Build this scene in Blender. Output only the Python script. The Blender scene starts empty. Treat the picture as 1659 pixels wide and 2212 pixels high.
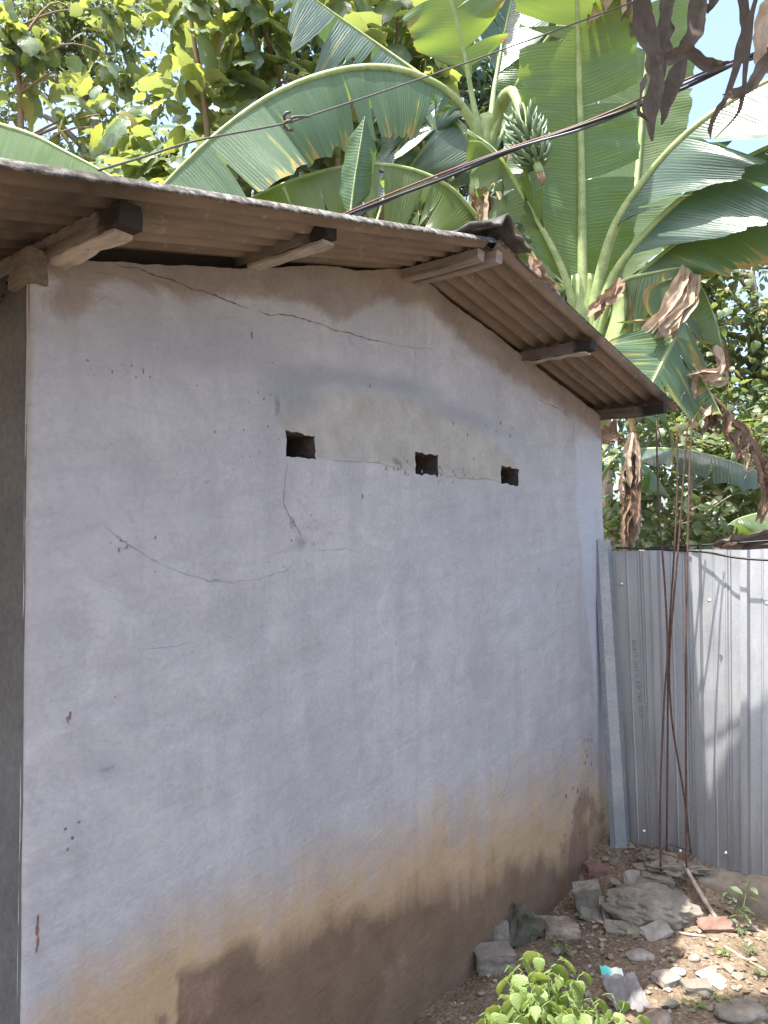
import bpy, bmesh, math, random
import numpy as np
from mathutils import Vector, Matrix, noise

random.seed(7); rng = np.random.default_rng(7)
scene = bpy.context.scene
COL = scene.collection

# ---------------------------------------------------------------- camera
F = 1671.0; CX, CY = 829.5, 1106.0            # focal length and centre in units of a 1659 x 2212 picture
PITCH = math.atan(76.0 / F); ROLL = 0.008
CAM = Vector((0, 0, 1.65))
fw = Vector((0, math.cos(PITCH), math.sin(PITCH)))
r0 = Vector((1, 0, 0)); u0 = Vector((0, -math.sin(PITCH), math.cos(PITCH)))
rt = r0 * math.cos(ROLL) - u0 * math.sin(ROLL)
up = u0 * math.cos(ROLL) + r0 * math.sin(ROLL)
cd = bpy.data.cameras.new('camera'); cam = bpy.data.objects.new('camera', cd); COL.objects.link(cam)
cam.matrix_world = Matrix(((rt.x, up.x, -fw.x, CAM.x), (rt.y, up.y, -fw.y, CAM.y), (rt.z, up.z, -fw.z, CAM.z), (0, 0, 0, 1)))
cd.sensor_fit = 'VERTICAL'; cd.sensor_height = 24; cd.lens = 24 * F / 2212
cd.clip_start = 0.05; cd.clip_end = 1000
scene.camera = cam

# ---------------------------------------------------------------- sky, sun, exposure
TOSUN = Vector((-0.206, -0.15, 0.82)).normalized()
w = bpy.data.worlds.new('World'); scene.world = w; w.use_nodes = True
nt = w.node_tree; nt.nodes.clear()
sky = nt.nodes.new('ShaderNodeTexSky'); sky.sky_type = 'NISHITA'; sky.sun_disc = False
sky.sun_elevation = math.asin(TOSUN.z); sky.sun_rotation = math.atan2(TOSUN.x, TOSUN.y)
sky.air_density = 1.0; sky.dust_density = 4.0; sky.ozone_density = 1.0
bg = nt.nodes.new('ShaderNodeBackground'); bg.inputs[1].default_value = 0.15
ow = nt.nodes.new('ShaderNodeOutputWorld')
nt.links.new(sky.outputs[0], bg.inputs[0]); nt.links.new(bg.outputs[0], ow.inputs[0])
sl = bpy.data.lights.new('sun', 'SUN'); sl.energy = 4.3; sl.angle = math.radians(0.55); sl.color = (1, 0.95, 0.87)
so = bpy.data.objects.new('sun', sl); COL.objects.link(so); so.rotation_euler = TOSUN.to_track_quat('Z', 'Y').to_euler()
so.location = (-3, -2, 12)
vs = scene.view_settings; vs.view_transform = 'Standard'; vs.look = 'None'; vs.exposure = 1.76; vs.gamma = 1; vs.use_curve_mapping = False
scene.render.engine = 'CYCLES'
scene.cycles.max_bounces = 6; scene.cycles.diffuse_bounces = 4; scene.cycles.glossy_bounces = 2; scene.cycles.transmission_bounces = 3; scene.cycles.transparent_max_bounces = 4
scene.render.resolution_x = 768; scene.render.resolution_y = 1024

# ---------------------------------------------------------------- helpers
def ray(x, y):
    return fw + rt * ((x - CX) / F) + up * ((CY - y) / F)
def P(x, y, d):                                # point seen at (x, y), d metres ahead
    r = ray(x, y); return CAM + r * (d / r.y)
def PG(x, y, z=0.0):                           # point seen at (x, y) lying at height z
    r = ray(x, y); return CAM + r * ((z - CAM.z) / r.z)
L0 = Vector((-0.79, 1.715, 0)); UA = Vector((0.6215, 0.7834, 0)); NA = Vector((0.7834, -0.6215, 0))
def H(u, n, z): return L0 + UA * u + NA * n + Vector((0, 0, z))
def PW(x, y, n=0.0):                           # (u, z) on the gable wall's plane
    r = ray(x, y); t = (n - (CAM - L0).dot(NA)) / r.dot(NA)
    p = CAM + r * t; q = p - L0
    return q.dot(UA), p.z

def link(o, parent=None):
    COL.objects.link(o)
    if parent is not None: o.parent = parent
    return o
def thing(name, label, cat, loc=(0, 0, 0), group=None):
    o = bpy.data.objects.new(name, None); COL.objects.link(o); o.location = loc
    o.empty_display_size = 0.1
    o['label'] = label; o['category'] = cat
    if group: o['group'] = group
    return o
def tag(o, label, cat, group=None):
    o['label'] = label; o['category'] = cat
    if group: o['group'] = group
    return o
def origin(o):
    if o is None: return Vector((0, 0, 0))
    v = Vector((0, 0, 0))
    while o is not None: v = v + o.location; o = o.parent
    return v
def mk(name, verts, faces, mat=None, parent=None, uv=None, attrs=None, smooth=True, base=None):
    """one mesh object; verts are world coordinates; base = world point used as the object's origin"""
    V = np.array([tuple(v) for v in verts], dtype=np.float64) if not isinstance(verts, np.ndarray) else verts.astype(np.float64)
    po = origin(parent)
    b = Vector(base) if base is not None else (po if parent is not None else Vector((0, 0, 0)))
    me = bpy.data.meshes.new(name)
    me.from_pydata((V - np.array(b)).tolist(), [], faces if isinstance(faces, list) else faces.tolist())
    if uv is not None:
        lay = me.uv_layers.new(name='UVMap')
        li = np.empty(len(me.loops), dtype=np.int32); me.loops.foreach_get('vertex_index', li)
        lay.data.foreach_set('uv', np.asarray(uv, dtype=np.float32)[li].ravel())
    for k, a in (attrs or {}).items():
        at = me.attributes.new(k, 'FLOAT', 'POINT'); at.data.foreach_set('value', np.asarray(a, dtype=np.float32))
    if smooth: me.polygons.foreach_set('use_smooth', [True] * len(me.polygons))
    if mat: me.materials.append(mat)
    me.update()
    o = bpy.data.objects.new(name, me); link(o, parent); o.location = b - po
    return o

def catmull(pts, n):
    p = [Vector(q) for q in pts]; p = [p[0] * 2 - p[1]] + p + [p[-1] * 2 - p[-2]]
    m = len(p) - 3; out = []
    for i in range(n):
        f = i / (n - 1) * m; k = min(int(f), m - 1); t = f - k
        a, b, c, d = p[k:k + 4]
        out.append(0.5 * ((2 * b) + (c - a) * t + (2 * a - 5 * b + 4 * c - d) * t * t + (3 * b - a - 3 * c + d) * t ** 3))
    return out
def tube_geo(pts, radii, k=8, flat=1.0, cap=True):
    V = []; Fc = []; n = len(pts)
    ref = Vector((0.13, 0.31, 0.94)); prev = None
    for i, p in enumerate(pts):
        t = (pts[min(i + 1, n - 1)] - pts[max(i - 1, 0)]).normalized()
        if prev is None:
            a = t.cross(ref)
            if a.length < 1e-3: a = t.cross(Vector((1, 0, 0)))
            a.normalize()
        else:
            a = (prev - t * prev.dot(t)).normalized()
        prev = a; b = t.cross(a)
        r = radii[i] if hasattr(radii, '__len__') else radii
        for j in range(k):
            an = 2 * math.pi * j / k
            V.append(p + a * (r * math.cos(an)) + b * (r * flat * math.sin(an)))
    for i in range(n - 1):
        for j in range(k):
            Fc.append((i * k + j, i * k + (j + 1) % k, (i + 1) * k + (j + 1) % k, (i + 1) * k + j))
    if cap:
        Fc.append(tuple(range(k - 1, -1, -1))); Fc.append(tuple((n - 1) * k + j for j in range(k)))
    return V, Fc
def tube(name, pts, radii, mat, parent=None, k=8, flat=1.0, base=None):
    V, Fc = tube_geo(pts, radii, k, flat)
    return mk(name, V, Fc, mat, parent, base=base)
def fbm(x, y=0.0, z=0.0, o=3):
    return noise.fractal(Vector((x, y, z)), 1.0, 2.0, o)
def boxgeo(c, ax, ay, az, hx, hy, hz, nx=6, ny=2, nz=2, jit=0.0, seed=0.0, rnd=0.0):
    """box with subdivided rough faces; c centre, ax ay az unit axes, half sizes"""
    V = []; idx = {}; Fc = []
    def vert(i, j, k):
        key = (i, j, k)
        if key in idx: return idx[key]
        a, b, d = 2 * i / nx - 1, 2 * j / ny - 1, 2 * k / nz - 1
        e = (abs(a) > .99) + (abs(b) > .99) + (abs(d) > .99)
        s = 1 - rnd * max(0, e - 1)
        p = Vector(c) + ax * (hx * a) + ay * (hy * b * s) + az * (hz * d * s)
        if rnd and e == 3: p -= ax * (hx * a * rnd * 0.6 * min(hy, hz) / hx)
        if jit:
            q = p * 17 + Vector((seed, seed * 1.7, 3.1))
            p = p + Vector((noise.noise(q), noise.noise(q + Vector((9, 0, 0))), noise.noise(q + Vector((0, 9, 0))))) * jit
        idx[key] = len(V); V.append(p); return idx[key]
    for i in range(nx):
        for j in range(ny):
            for k in (0, nz):
                f = (vert(i, j, k), vert(i + 1, j, k), vert(i + 1, j + 1, k), vert(i, j + 1, k)); Fc.append(f if k else f[::-1])
    for i in range(nx):
        for k in range(nz):
            for j in (0, ny):
                f = (vert(i, j, k), vert(i + 1, j, k), vert(i + 1, j, k + 1), vert(i, j, k + 1)); Fc.append(f[::-1] if j else f)
    for j in range(ny):
        for k in range(nz):
            for i in (0, nx):
                f = (vert(i, j, k), vert(i, j + 1, k), vert(i, j + 1, k + 1), vert(i, j, k + 1)); Fc.append(f if i else f[::-1])
    return V, Fc

# ---------------------------------------------------------------- materials
class NB:
    def __init__(s, name):
        s.m = bpy.data.materials.new(name); s.m.use_nodes = True; s.t = s.m.node_tree; s.t.nodes.clear()
        s.out = s.n('ShaderNodeOutputMaterial')
    def n(s, typ, **kw):
        o = s.t.nodes.new(typ)
        for k, v in kw.items(): setattr(o, k, v)
        return o
    def l(s, a, b): s.t.links.new(a, b)
    def co(s, which='Object'): return s.n('ShaderNodeTexCoord').outputs[which]
    def noise(s, vec, scale, detail=4, rough=0.55, dist=0.0):
        o = s.n('ShaderNodeTexNoise'); o.inputs['Scale'].default_value = scale; o.inputs['Detail'].default_value = detail
        o.inputs['Roughness'].default_value = rough; o.inputs['Distortion'].default_value = dist
        if vec is not None: s.l(vec, o.inputs['Vector'])
        return o.outputs['Fac']
    def ramp(s, fac, stops):
        o = s.n('ShaderNodeValToRGB'); e = o.color_ramp.elements
        while len(e) < len(stops): e.new(0.5)
        for k, (p, c) in enumerate(stops):
            e[k].position = p; e[k].color = tuple(c) + (1,) if hasattr(c, '__len__') else (c, c, c, 1)
        s.l(fac, o.inputs[0]); return o.outputs[0]
    def mix(s, fac, a, b, mode='MIX'):
        o = s.n('ShaderNodeMix', data_type='RGBA', blend_type=mode)
        for v, i in ((fac, 0), (a, 6), (b, 7)):
            if hasattr(v, 'is_output'): s.l(v, o.inputs[i])
            elif i == 0: o.inputs[0].default_value = v
            else: o.inputs[i].default_value = tuple(v) + (1,)
        return o.outputs[2]
    def math(s, op, a, b=None, c=None, clamp=False):
        o = s.n('ShaderNodeMath', operation=op, use_clamp=clamp)
        for i, v in enumerate((a, b, c)):
            if v is None: continue
            if hasattr(v, 'is_output'): s.l(v, o.inputs[i])
            else: o.inputs[i].default_value = v
        return o.outputs[0]
    def along(s, vec, ang, scale, tilt=0.0):
        m1 = s.n('ShaderNodeMapping'); m1.inputs['Rotation'].default_value = (0, 0, -ang); s.l(vec, m1.inputs[0])
        m2 = s.n('ShaderNodeMapping'); m2.inputs['Rotation'].default_value = (0, tilt, 0); s.l(m1.outputs[0], m2.inputs[0])
        m3 = s.n('ShaderNodeMapping'); m3.inputs['Scale'].default_value = scale; s.l(m2.outputs[0], m3.inputs[0]); return m3.outputs[0]
    def attr(s, name): return s.n('ShaderNodeAttribute', attribute_name=name).outputs['Fac']
    def bump(s, h, strength, dist=0.01):
        o = s.n('ShaderNodeBump'); o.inputs['Strength'].default_value = strength; o.inputs['Distance'].default_value = dist
        s.l(h, o.inputs['Height']); return o.outputs[0]
    def bsdf(s, col, rough=0.8, spec=0.3, metal=0.0, normal=None):
        o = s.n('ShaderNodeBsdfPrincipled')
        if hasattr(col, 'is_output'): s.l(col, o.inputs['Base Color'])
        else: o.inputs['Base Color'].default_value = tuple(col) + (1,)
        if hasattr(rough, 'is_output'): s.l(rough, o.inputs['Roughness'])
        else: o.inputs['Roughness'].default_value = rough
        o.inputs['Specular IOR Level'].default_value = spec; o.inputs['Metallic'].default_value = metal
        if normal is not None: s.l(normal, o.inputs['Normal'])
        return o
    def done(s, sh):
        s.l(sh.outputs[0] if hasattr(sh, 'outputs') else sh, s.out.inputs[0]); return s.m
def rough_mat(name, c1, c2, scale=8, rough=0.85, bump=0.3, bscale=60, bdist=0.004, spec=0.25, c3=None, metal=0.0, stretch=None):
    b = NB(name); co = b.co()
    if stretch:
        mp = b.n('ShaderNodeMapping'); mp.inputs['Scale'].default_value = stretch; b.l(co, mp.inputs[0]); co = mp.outputs[0]
    f = b.noise(co, scale, 6, 0.6)
    stops = [(0.35, c1), (0.62, c2)] + ([(0.72, c3)] if c3 else [])
    c = b.ramp(f, stops)
    f2 = b.noise(co, bscale, 5, 0.6)
    c = b.mix(0.25, c, b.ramp(f2, [(0.3, 0.25), (0.7, 0.9)]), 'OVERLAY')
    return b.done(b.bsdf(c, rough, spec, metal, b.bump(f2, bump, bdist)))

def wall_mat():
    b = NB('lime_plaster'); co = b.co()
    big = b.noise(co, 1.6, 5, 0.6); mid = b.noise(co, 7, 6, 0.65, 0.4); fine = b.noise(co, 70, 5, 0.6)
    mp = b.n('ShaderNodeMapping'); mp.inputs['Scale'].default_value = (9, 9, 1.2); b.l(co, mp.inputs[0])
    streak = b.noise(mp.outputs[0], 1.2, 5, 0.6)
    c = b.ramp(mid, [(0.3, (0.335, 0.335, 0.349)), (0.5, (0.378, 0.376, 0.389)), (0.7, (0.415, 0.411, 0.422))])
    trow = b.noise(b.along(co, math.atan2(UA.y, UA.x), (2.2, 1, 11), 0.15), 1.6, 6, 0.62, 0.5)
    c = b.mix(b.ramp(trow, [(0.35, 0.3), (0.5, 0.0)]), c, (0.28, 0.282, 0.295))
    c = b.mix(b.ramp(trow, [(0.55, 0.0), (0.7, 0.25)]), c, (0.46, 0.458, 0.465))
    flk = b.noise(co, 4.4, 9, 0.72, 0.9)
    c = b.mix(b.ramp(flk, [(0.57, 0.0), (0.62, 0.26)]), c, (0.30, 0.30, 0.31))
    c = b.mix(b.ramp(flk, [(0.38, 0.4), (0.43, 0.0)]), c, (0.46, 0.46, 0.47))
    c = b.mix(b.ramp(big, [(0.42, 0.0), (0.7, 0.5)]), c, (0.26, 0.262, 0.272))
    c = b.mix(b.ramp(streak, [(0.52, 0.0), (0.75, 0.35)]), c, (0.25, 0.25, 0.262))
    nz = b.math('MULTIPLY_ADD', mid, 0.9, -0.45)
    nf = b.math('MULTIPLY_ADD', fine, 0.5, -0.25)
    pat = b.noise(co, 3.2, 8, 0.7, 1.2); nzz = b.math('ADD', b.math('ADD', nz, nf), b.math('MULTIPLY_ADD', pat, 1.3, -0.65))
    drip = b.math('ADD', nzz, b.math('MULTIPLY_ADD', streak, 1.1, -0.55))
    def masked(name, lo, hi, amt=1.0):
        gate = b.ramp(b.attr(name), [(0.01, 0.0), (0.16, 1.0)])
        return b.ramp(b.math('MULTIPLY', gate, b.math('ADD', b.attr(name), b.math('MULTIPLY', drip if name in ('mud', 'tan') else nzz, amt))), [(lo, 0.0), (hi, 1.0)])
    # warm cement patch round the vents
    c = b.mix(b.math('MULTIPLY', masked('patch', 0.3, 0.65, 0.8), 0.8), c, b.ramp(mid, [(0.35, (0.265, 0.255, 0.22)), (0.65, (0.36, 0.348, 0.31))]))
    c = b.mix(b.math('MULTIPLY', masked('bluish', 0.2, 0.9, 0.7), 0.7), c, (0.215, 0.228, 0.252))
    c = b.mix(b.math('MULTIPLY', masked('pale', 0.25, 0.75, 0.5), 0.7), c, (0.42, 0.455, 0.52))  # bluish reflected light painted along the right corner
    # brown dust under the roof
    c = b.mix(b.math('MULTIPLY', masked('dust', 0.3, 0.62, 0.9), 0.85), c, b.ramp(mid, [(0.3, (0.165, 0.135, 0.115)), (0.7, (0.25, 0.215, 0.19))]))
    # grey scuffs
    c = b.mix(b.math('MULTIPLY', masked('scuff', 0.4, 0.75, 0.9), 0.8), c, (0.15, 0.152, 0.155))
    # tan dirt at the foot, turning darker brown towards the bottom
    c = b.mix(masked('tan', 0.12, 0.85, 0.5), c, b.ramp(mid, [(0.3, (0.35, 0.24, 0.14)), (0.7, (0.42, 0.31, 0.20))]))
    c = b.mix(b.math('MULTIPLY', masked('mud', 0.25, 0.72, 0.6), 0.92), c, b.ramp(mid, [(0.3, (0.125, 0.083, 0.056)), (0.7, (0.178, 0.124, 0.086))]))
    c = b.mix(b.math('MULTIPLY', masked('rust', 0.30, 0.52, 1.1), 0.8), c, b.ramp(mid, [(0.3, (0.17, 0.10, 0.072)), (0.7, (0.25, 0.165, 0.125))]))
    c = b.mix(0.09, c, b.ramp(fine, [(0.3, 0.2), (0.7, 0.95)]), 'OVERLAY')
    h = b.math('ADD', b.math('ADD', b.math('MULTIPLY', mid, 0.5), b.math('MULTIPLY', fine, 0.5)), b.math('MULTIPLY', trow, 0.8))
    return b.done(b.bsdf(c, 0.9, 0.2, 0, b.bump(h, 0.7, 0.008)))

def banana_mat(name, dark, light, trans, gloss=0.38, tfac=0.42):
    b = NB(name); uvn = b.n('ShaderNodeUVMap'); sp = b.n('ShaderNodeSeparateXYZ'); b.l(uvn.outputs[0], sp.inputs[0])
    U, V = sp.outputs[0], sp.outputs[1]
    av = b.math('ABSOLUTE', V)
    cu = b.n('ShaderNodeCombineXYZ'); b.l(b.math('MULTIPLY', U, 26), cu.inputs[0]); b.l(b.math('MULTIPLY', V, 0.7), cu.inputs[1])
    st = b.noise(cu.outputs[0], 1.0, 3, 0.5)
    co = b.co(); big = b.noise(co, 3.0, 4, 0.6)
    cu2 = b.n('ShaderNodeCombineXYZ'); b.l(b.math('MULTIPLY', U, 9), cu2.inputs[0]); b.l(b.math('MULTIPLY', V, 1.6), cu2.inputs[1])
    irr = b.noise(cu2.outputs[0], 1.0, 3, 0.6)
    wv = b.math('MULTIPLY', b.math('SINE', b.math('ADD', b.math('MULTIPLY', U, 2 * math.pi / 0.024), b.math('MULTIPLY', irr, 14))), b.ramp(irr, [(0.35, 0.15), (0.65, 1.0)]))
    c = b.mix(b.ramp(st, [(0.3, 0.0), (0.7, 1.0)]), dark, light)
    c = b.mix(b.math('MULTIPLY', b.ramp(big, [(0.4, 0), (0.7, 1)]), 0.4), c, light)
    spk = b.noise(co, 26, 5, 0.7); c = b.mix(b.ramp(spk, [(0.66, 0.0), (0.74, 0.45)]), c, (0.16, 0.13, 0.06))
    c = b.mix(b.ramp(irr, [(0.35, 0.35), (0.5, 0.0)]), c, tuple(x * 0.6 for x in dark))
    c = b.mix(b.math('MULTIPLY_ADD', wv, 0.10, 0.10), c, light)
    oi = b.n('ShaderNodeObjectInfo')
    hs = b.n('ShaderNodeHueSaturation'); b.l(c, hs.inputs['Color'])
    b.l(b.math('MULTIPLY_ADD', oi.outputs['Random'], 0.03, 0.485), hs.inputs['Hue'])
    b.l(b.math('MULTIPLY_ADD', oi.outputs['Random'], 0.3, 0.85), hs.inputs['Value'])
    c = hs.outputs[0]
    d = b.math('ADD', b.attr('dry'), b.math('MULTIPLY_ADD', st, 2.0, -1.0))
    d = b.math('ADD', d, b.math('MULTIPLY_ADD', big, 0.6, -0.3))
    hasdry = b.math('GREATER_THAN', b.attr('dry'), 0.02)
    d = b.math('MULTIPLY', d, hasdry)
    dc = b.ramp(d, [(0.38, (0.16, 0.24, 0.05)), (0.5, (0.42, 0.32, 0.07)), (0.6, (0.30, 0.17, 0.08)), (0.8, (0.40, 0.30, 0.20))])
    df = b.ramp(d, [(0.3, 0.0), (0.45, 1.0)])
    c = b.mix(df, c, dc)
    c = b.mix(b.ramp(av, [(0.02, 0.8), (0.06, 0.0)]), c, (0.30, 0.38, 0.16))
    h = b.math('ADD', b.math('MULTIPLY', wv, 0.5), st)
    nr = b.bump(h, 0.38, 0.006)
    p = b.bsdf(c, b.math('MULTIPLY_ADD', df, 0.4, gloss), 0.6, 0, nr)
    tr = b.n('ShaderNodeBsdfTranslucent'); tc = b.mix(df, b.mix(b.math('MULTIPLY_ADD', wv, 0.08, 0.08), trans, light), dc)
    b.l(tc, tr.inputs[0])
    mx = b.n('ShaderNodeMixShader'); mx.inputs[0].default_value = tfac
    b.l(p.outputs[0], mx.inputs[1]); b.l(tr.outputs[0], mx.inputs[2])
    return b.done(mx)
def leaf_mat(name, dark, light, trans, gloss=0.45, tfac=0.4, old=None):
    b = NB(name); oi = b.n('ShaderNodeObjectInfo')
    r = b.math('FRACT', b.math('ADD', oi.outputs['Random'], b.attr('rnd')))
    uvn = b.n('ShaderNodeUVMap'); sp = b.n('ShaderNodeSeparateXYZ'); b.l(uvn.outputs[0], sp.inputs[0])
    ax = b.math('ABSOLUTE', sp.outputs[0])
    vein = b.math('SINE', b.math('MULTIPLY', b.math('SUBTRACT', sp.outputs[1], b.math('MULTIPLY', ax, 0.7)), 48))
    c = b.mix(r, dark, light)
    if old: c = b.mix(b.ramp(r, [(0.93, 0), (0.95, 1)]), c, old)
    big = b.noise(b.co(), 9.0, 4, 0.6)
    c = b.mix(b.ramp(big, [(0.35, 0.0), (0.7, 0.45)]), c, light)
    c = b.mix(b.ramp(vein, [(0.88, 0.0), (1.0, 0.06)]), c, light)
    c = b.mix(b.ramp(ax, [(0.01, 0.5), (0.03, 0.0)]), c, light)
    nr = b.bump(b.math('ADD', b.math('MULTIPLY', vein, 0.05), big), 0.4, 0.006)
    p = b.bsdf(c, gloss, 0.65, 0, nr)
    tr = b.n('ShaderNodeBsdfTranslucent'); b.l(b.mix(b.math('MULTIPLY', r, 0.6), trans, light), tr.inputs[0])
    mx = b.n('ShaderNodeMixShader'); mx.inputs[0].default_value = tfac
    b.l(p.outputs[0], mx.inputs[1]); b.l(tr.outputs[0], mx.inputs[2])
    return b.done(mx)
def dead_mat(name, c1, c2, c3):
    b = NB(name); uvn = b.n('ShaderNodeUVMap'); sp = b.n('ShaderNodeSeparateXYZ'); b.l(uvn.outputs[0], sp.inputs[0])
    cu = b.n('ShaderNodeCombineXYZ'); b.l(b.math('MULTIPLY', sp.outputs[0], 2.5), cu.inputs[0]); b.l(b.math('MULTIPLY', sp.outputs[1], 22), cu.inputs[1])
    f = b.noise(cu.outputs[0], 1.5, 5, 0.6); g = b.noise(b.co(), 14, 5, 0.6)
    c = b.ramp(b.math('MULTIPLY_ADD', f, 0.6, b.math('MULTIPLY', g, 0.4)), [(0.35, c1), (0.5, c2), (0.66, c3)])
    nr = b.bump(b.math('ADD', f, g), 0.7, 0.008)
    p = b.bsdf(c, 0.75, 0.25, 0, nr)
    tr = b.n('ShaderNodeBsdfTranslucent'); b.l(c, tr.inputs[0]); b.l(nr, tr.inputs['Normal'])
    mx = b.n('ShaderNodeMixShader'); mx.inputs[0].default_value = 0.22
    b.l(p.outputs[0], mx.inputs[1]); b.l(tr.outputs[0], mx.inputs[2])
    return b.done(mx)
def sheet_metal():
    b = NB('galvalume'); co = b.co()
    mp = b.n('ShaderNodeMapping'); mp.inputs['Scale'].default_value = (14, 14, 0.8); b.l(co, mp.inputs[0])
    s = b.noise(mp.outputs[0], 1.5, 5, 0.6); sp = b.n('ShaderNodeTexVoronoi'); sp.inputs['Scale'].default_value = 260; b.l(co, sp.inputs['Vector'])
    g = b.noise(co, 5, 5, 0.6)
    c = b.ramp(s, [(0.3, (0.31, 0.314, 0.322)), (0.7, (0.385, 0.389, 0.397))])
    c = b.mix(0.12, c, sp.outputs['Color'], 'OVERLAY')
    c = b.mix(b.ramp(g, [(0.55, 0.0), (0.75, 0.2)]), c, (0.26, 0.25, 0.235))
    # soil splashed on the lowest part
    sep = b.n('ShaderNodeSeparateXYZ'); b.l(b.n('ShaderNodeNewGeometry').outputs['Position'], sep.inputs[0])
    lo = b.math('ADD', sep.outputs[2], b.math('MULTIPLY', s, 0.5))
    c = b.mix(b.math('MULTIPLY', b.ramp(lo, [(0.25, 1.0), (0.7, 0.0)]), 0.4), c, (0.22, 0.195, 0.165))
    rg = b.math('MULTIPLY_ADD', g, 0.25, 0.38)
    return b.done(b.bsdf(c, rg, 0.5, 0.72, b.bump(s, 0.12, 0.003)))
def asbestos():
    b = NB('fibre_cement'); co = b.co()
    s = b.noise(b.along(co, math.atan2(UA.y, UA.x), (1.6, 13, 3)), 1.6, 6, 0.65); sp = b.noise(co, 30, 4, 0.6); g = b.noise(co, 3, 4, 0.6)
    c = b.ramp(s, [(0.3, (0.125, 0.101, 0.084)), (0.55, (0.19, 0.157, 0.131)), (0.75, (0.245, 0.206, 0.175))])
    c = b.mix(b.ramp(sp, [(0.6, 0.0), (0.72, 0.5)]), c, (0.34, 0.295, 0.255))
    c = b.mix(b.ramp(g, [(0.5, 0.0), (0.8, 0.45)]), c, (0.105, 0.082, 0.065))
    ed = b.attr('edge')
    c = b.mix(b.math('MULTIPLY', ed, 1.0), c, b.ramp(b.noise(co, 45, 5, 0.7), [(0.38, (0.035, 0.035, 0.033)), (0.52, (0.12, 0.115, 0.105)), (0.66, (0.36, 0.345, 0.32))]))
    c = b.mix(b.math('MULTIPLY', b.attr('soot'), b.ramp(b.noise(co, 9, 5, 0.6), [(0.25, 0.5), (0.6, 1.0)])), c, (0.03, 0.026, 0.023))
    return b.done(b.bsdf(c, 0.92, 0.15, 0, b.bump(b.math('ADD', s, b.math('MULTIPLY', sp, 0.5)), 0.4, 0.004)))
def timber(name, c1, c2, axis='n'):
    b = NB(name); co = b.co()
    s = b.noise(b.along(co, math.atan2(NA.y, NA.x), (3, 40, 40)), 1.0, 6, 0.6, 0.6); g = b.noise(co, 14, 5, 0.65)
    c = b.ramp(b.math('MULTIPLY_ADD', s, 0.6, b.math('MULTIPLY', g, 0.4)), [(0.36, c1), (0.6, c2)])
    ch = b.math('ADD', b.attr('char_shade'), b.math('MULTIPLY_ADD', g, 0.8, -0.4))
    c = b.mix(b.math('MULTIPLY', b.ramp(ch, [(0.4, 0), (0.6, 1)]), 0.95), c, (0.022, 0.020, 0.018))
    return b.done(b.bsdf(c, 0.88, 0.2, 0, b.bump(b.math('ADD', s, g), 0.6, 0.005)))
def soil():
    b = NB('soil'); co = b.co()
    a = b.noise(co, 2.2, 6, 0.65); f = b.noise(co, 28, 6, 0.7); v = b.n('ShaderNodeTexVoronoi'); v.inputs['Scale'].default_value = 75; b.l(co, v.inputs['Vector'])
    c = b.ramp(a, [(0.3, (0.092, 0.063, 0.042)), (0.5, (0.168, 0.122, 0.081)), (0.7, (0.265, 0.203, 0.142))])
    c = b.mix(b.ramp(f, [(0.45, 0), (0.7, 0.6)]), c, (0.27, 0.225, 0.175))
    bw = b.n('ShaderNodeRGBToBW'); b.l(v.outputs['Color'], bw.inputs[0]); c = b.mix(0.4, c, bw.outputs[0], 'SOFT_LIGHT')
    h = b.math('ADD', f, b.math('MULTIPLY', v.outputs['Distance'], 0.6))
    return b.done(b.bsdf(c, 0.95, 0.15, 0, b.bump(h, 0.9, 0.02)))
def plain(name, c, rough=0.6, spec=0.4, metal=0.0):
    b = NB(name); f = b.noise(b.co(), 35, 4, 0.6)
    cc = b.mix(b.math('MULTIPLY', f, 0.35), c, tuple(x * 0.6 for x in c))
    return b.done(b.bsdf(cc, rough, spec, metal))

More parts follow.
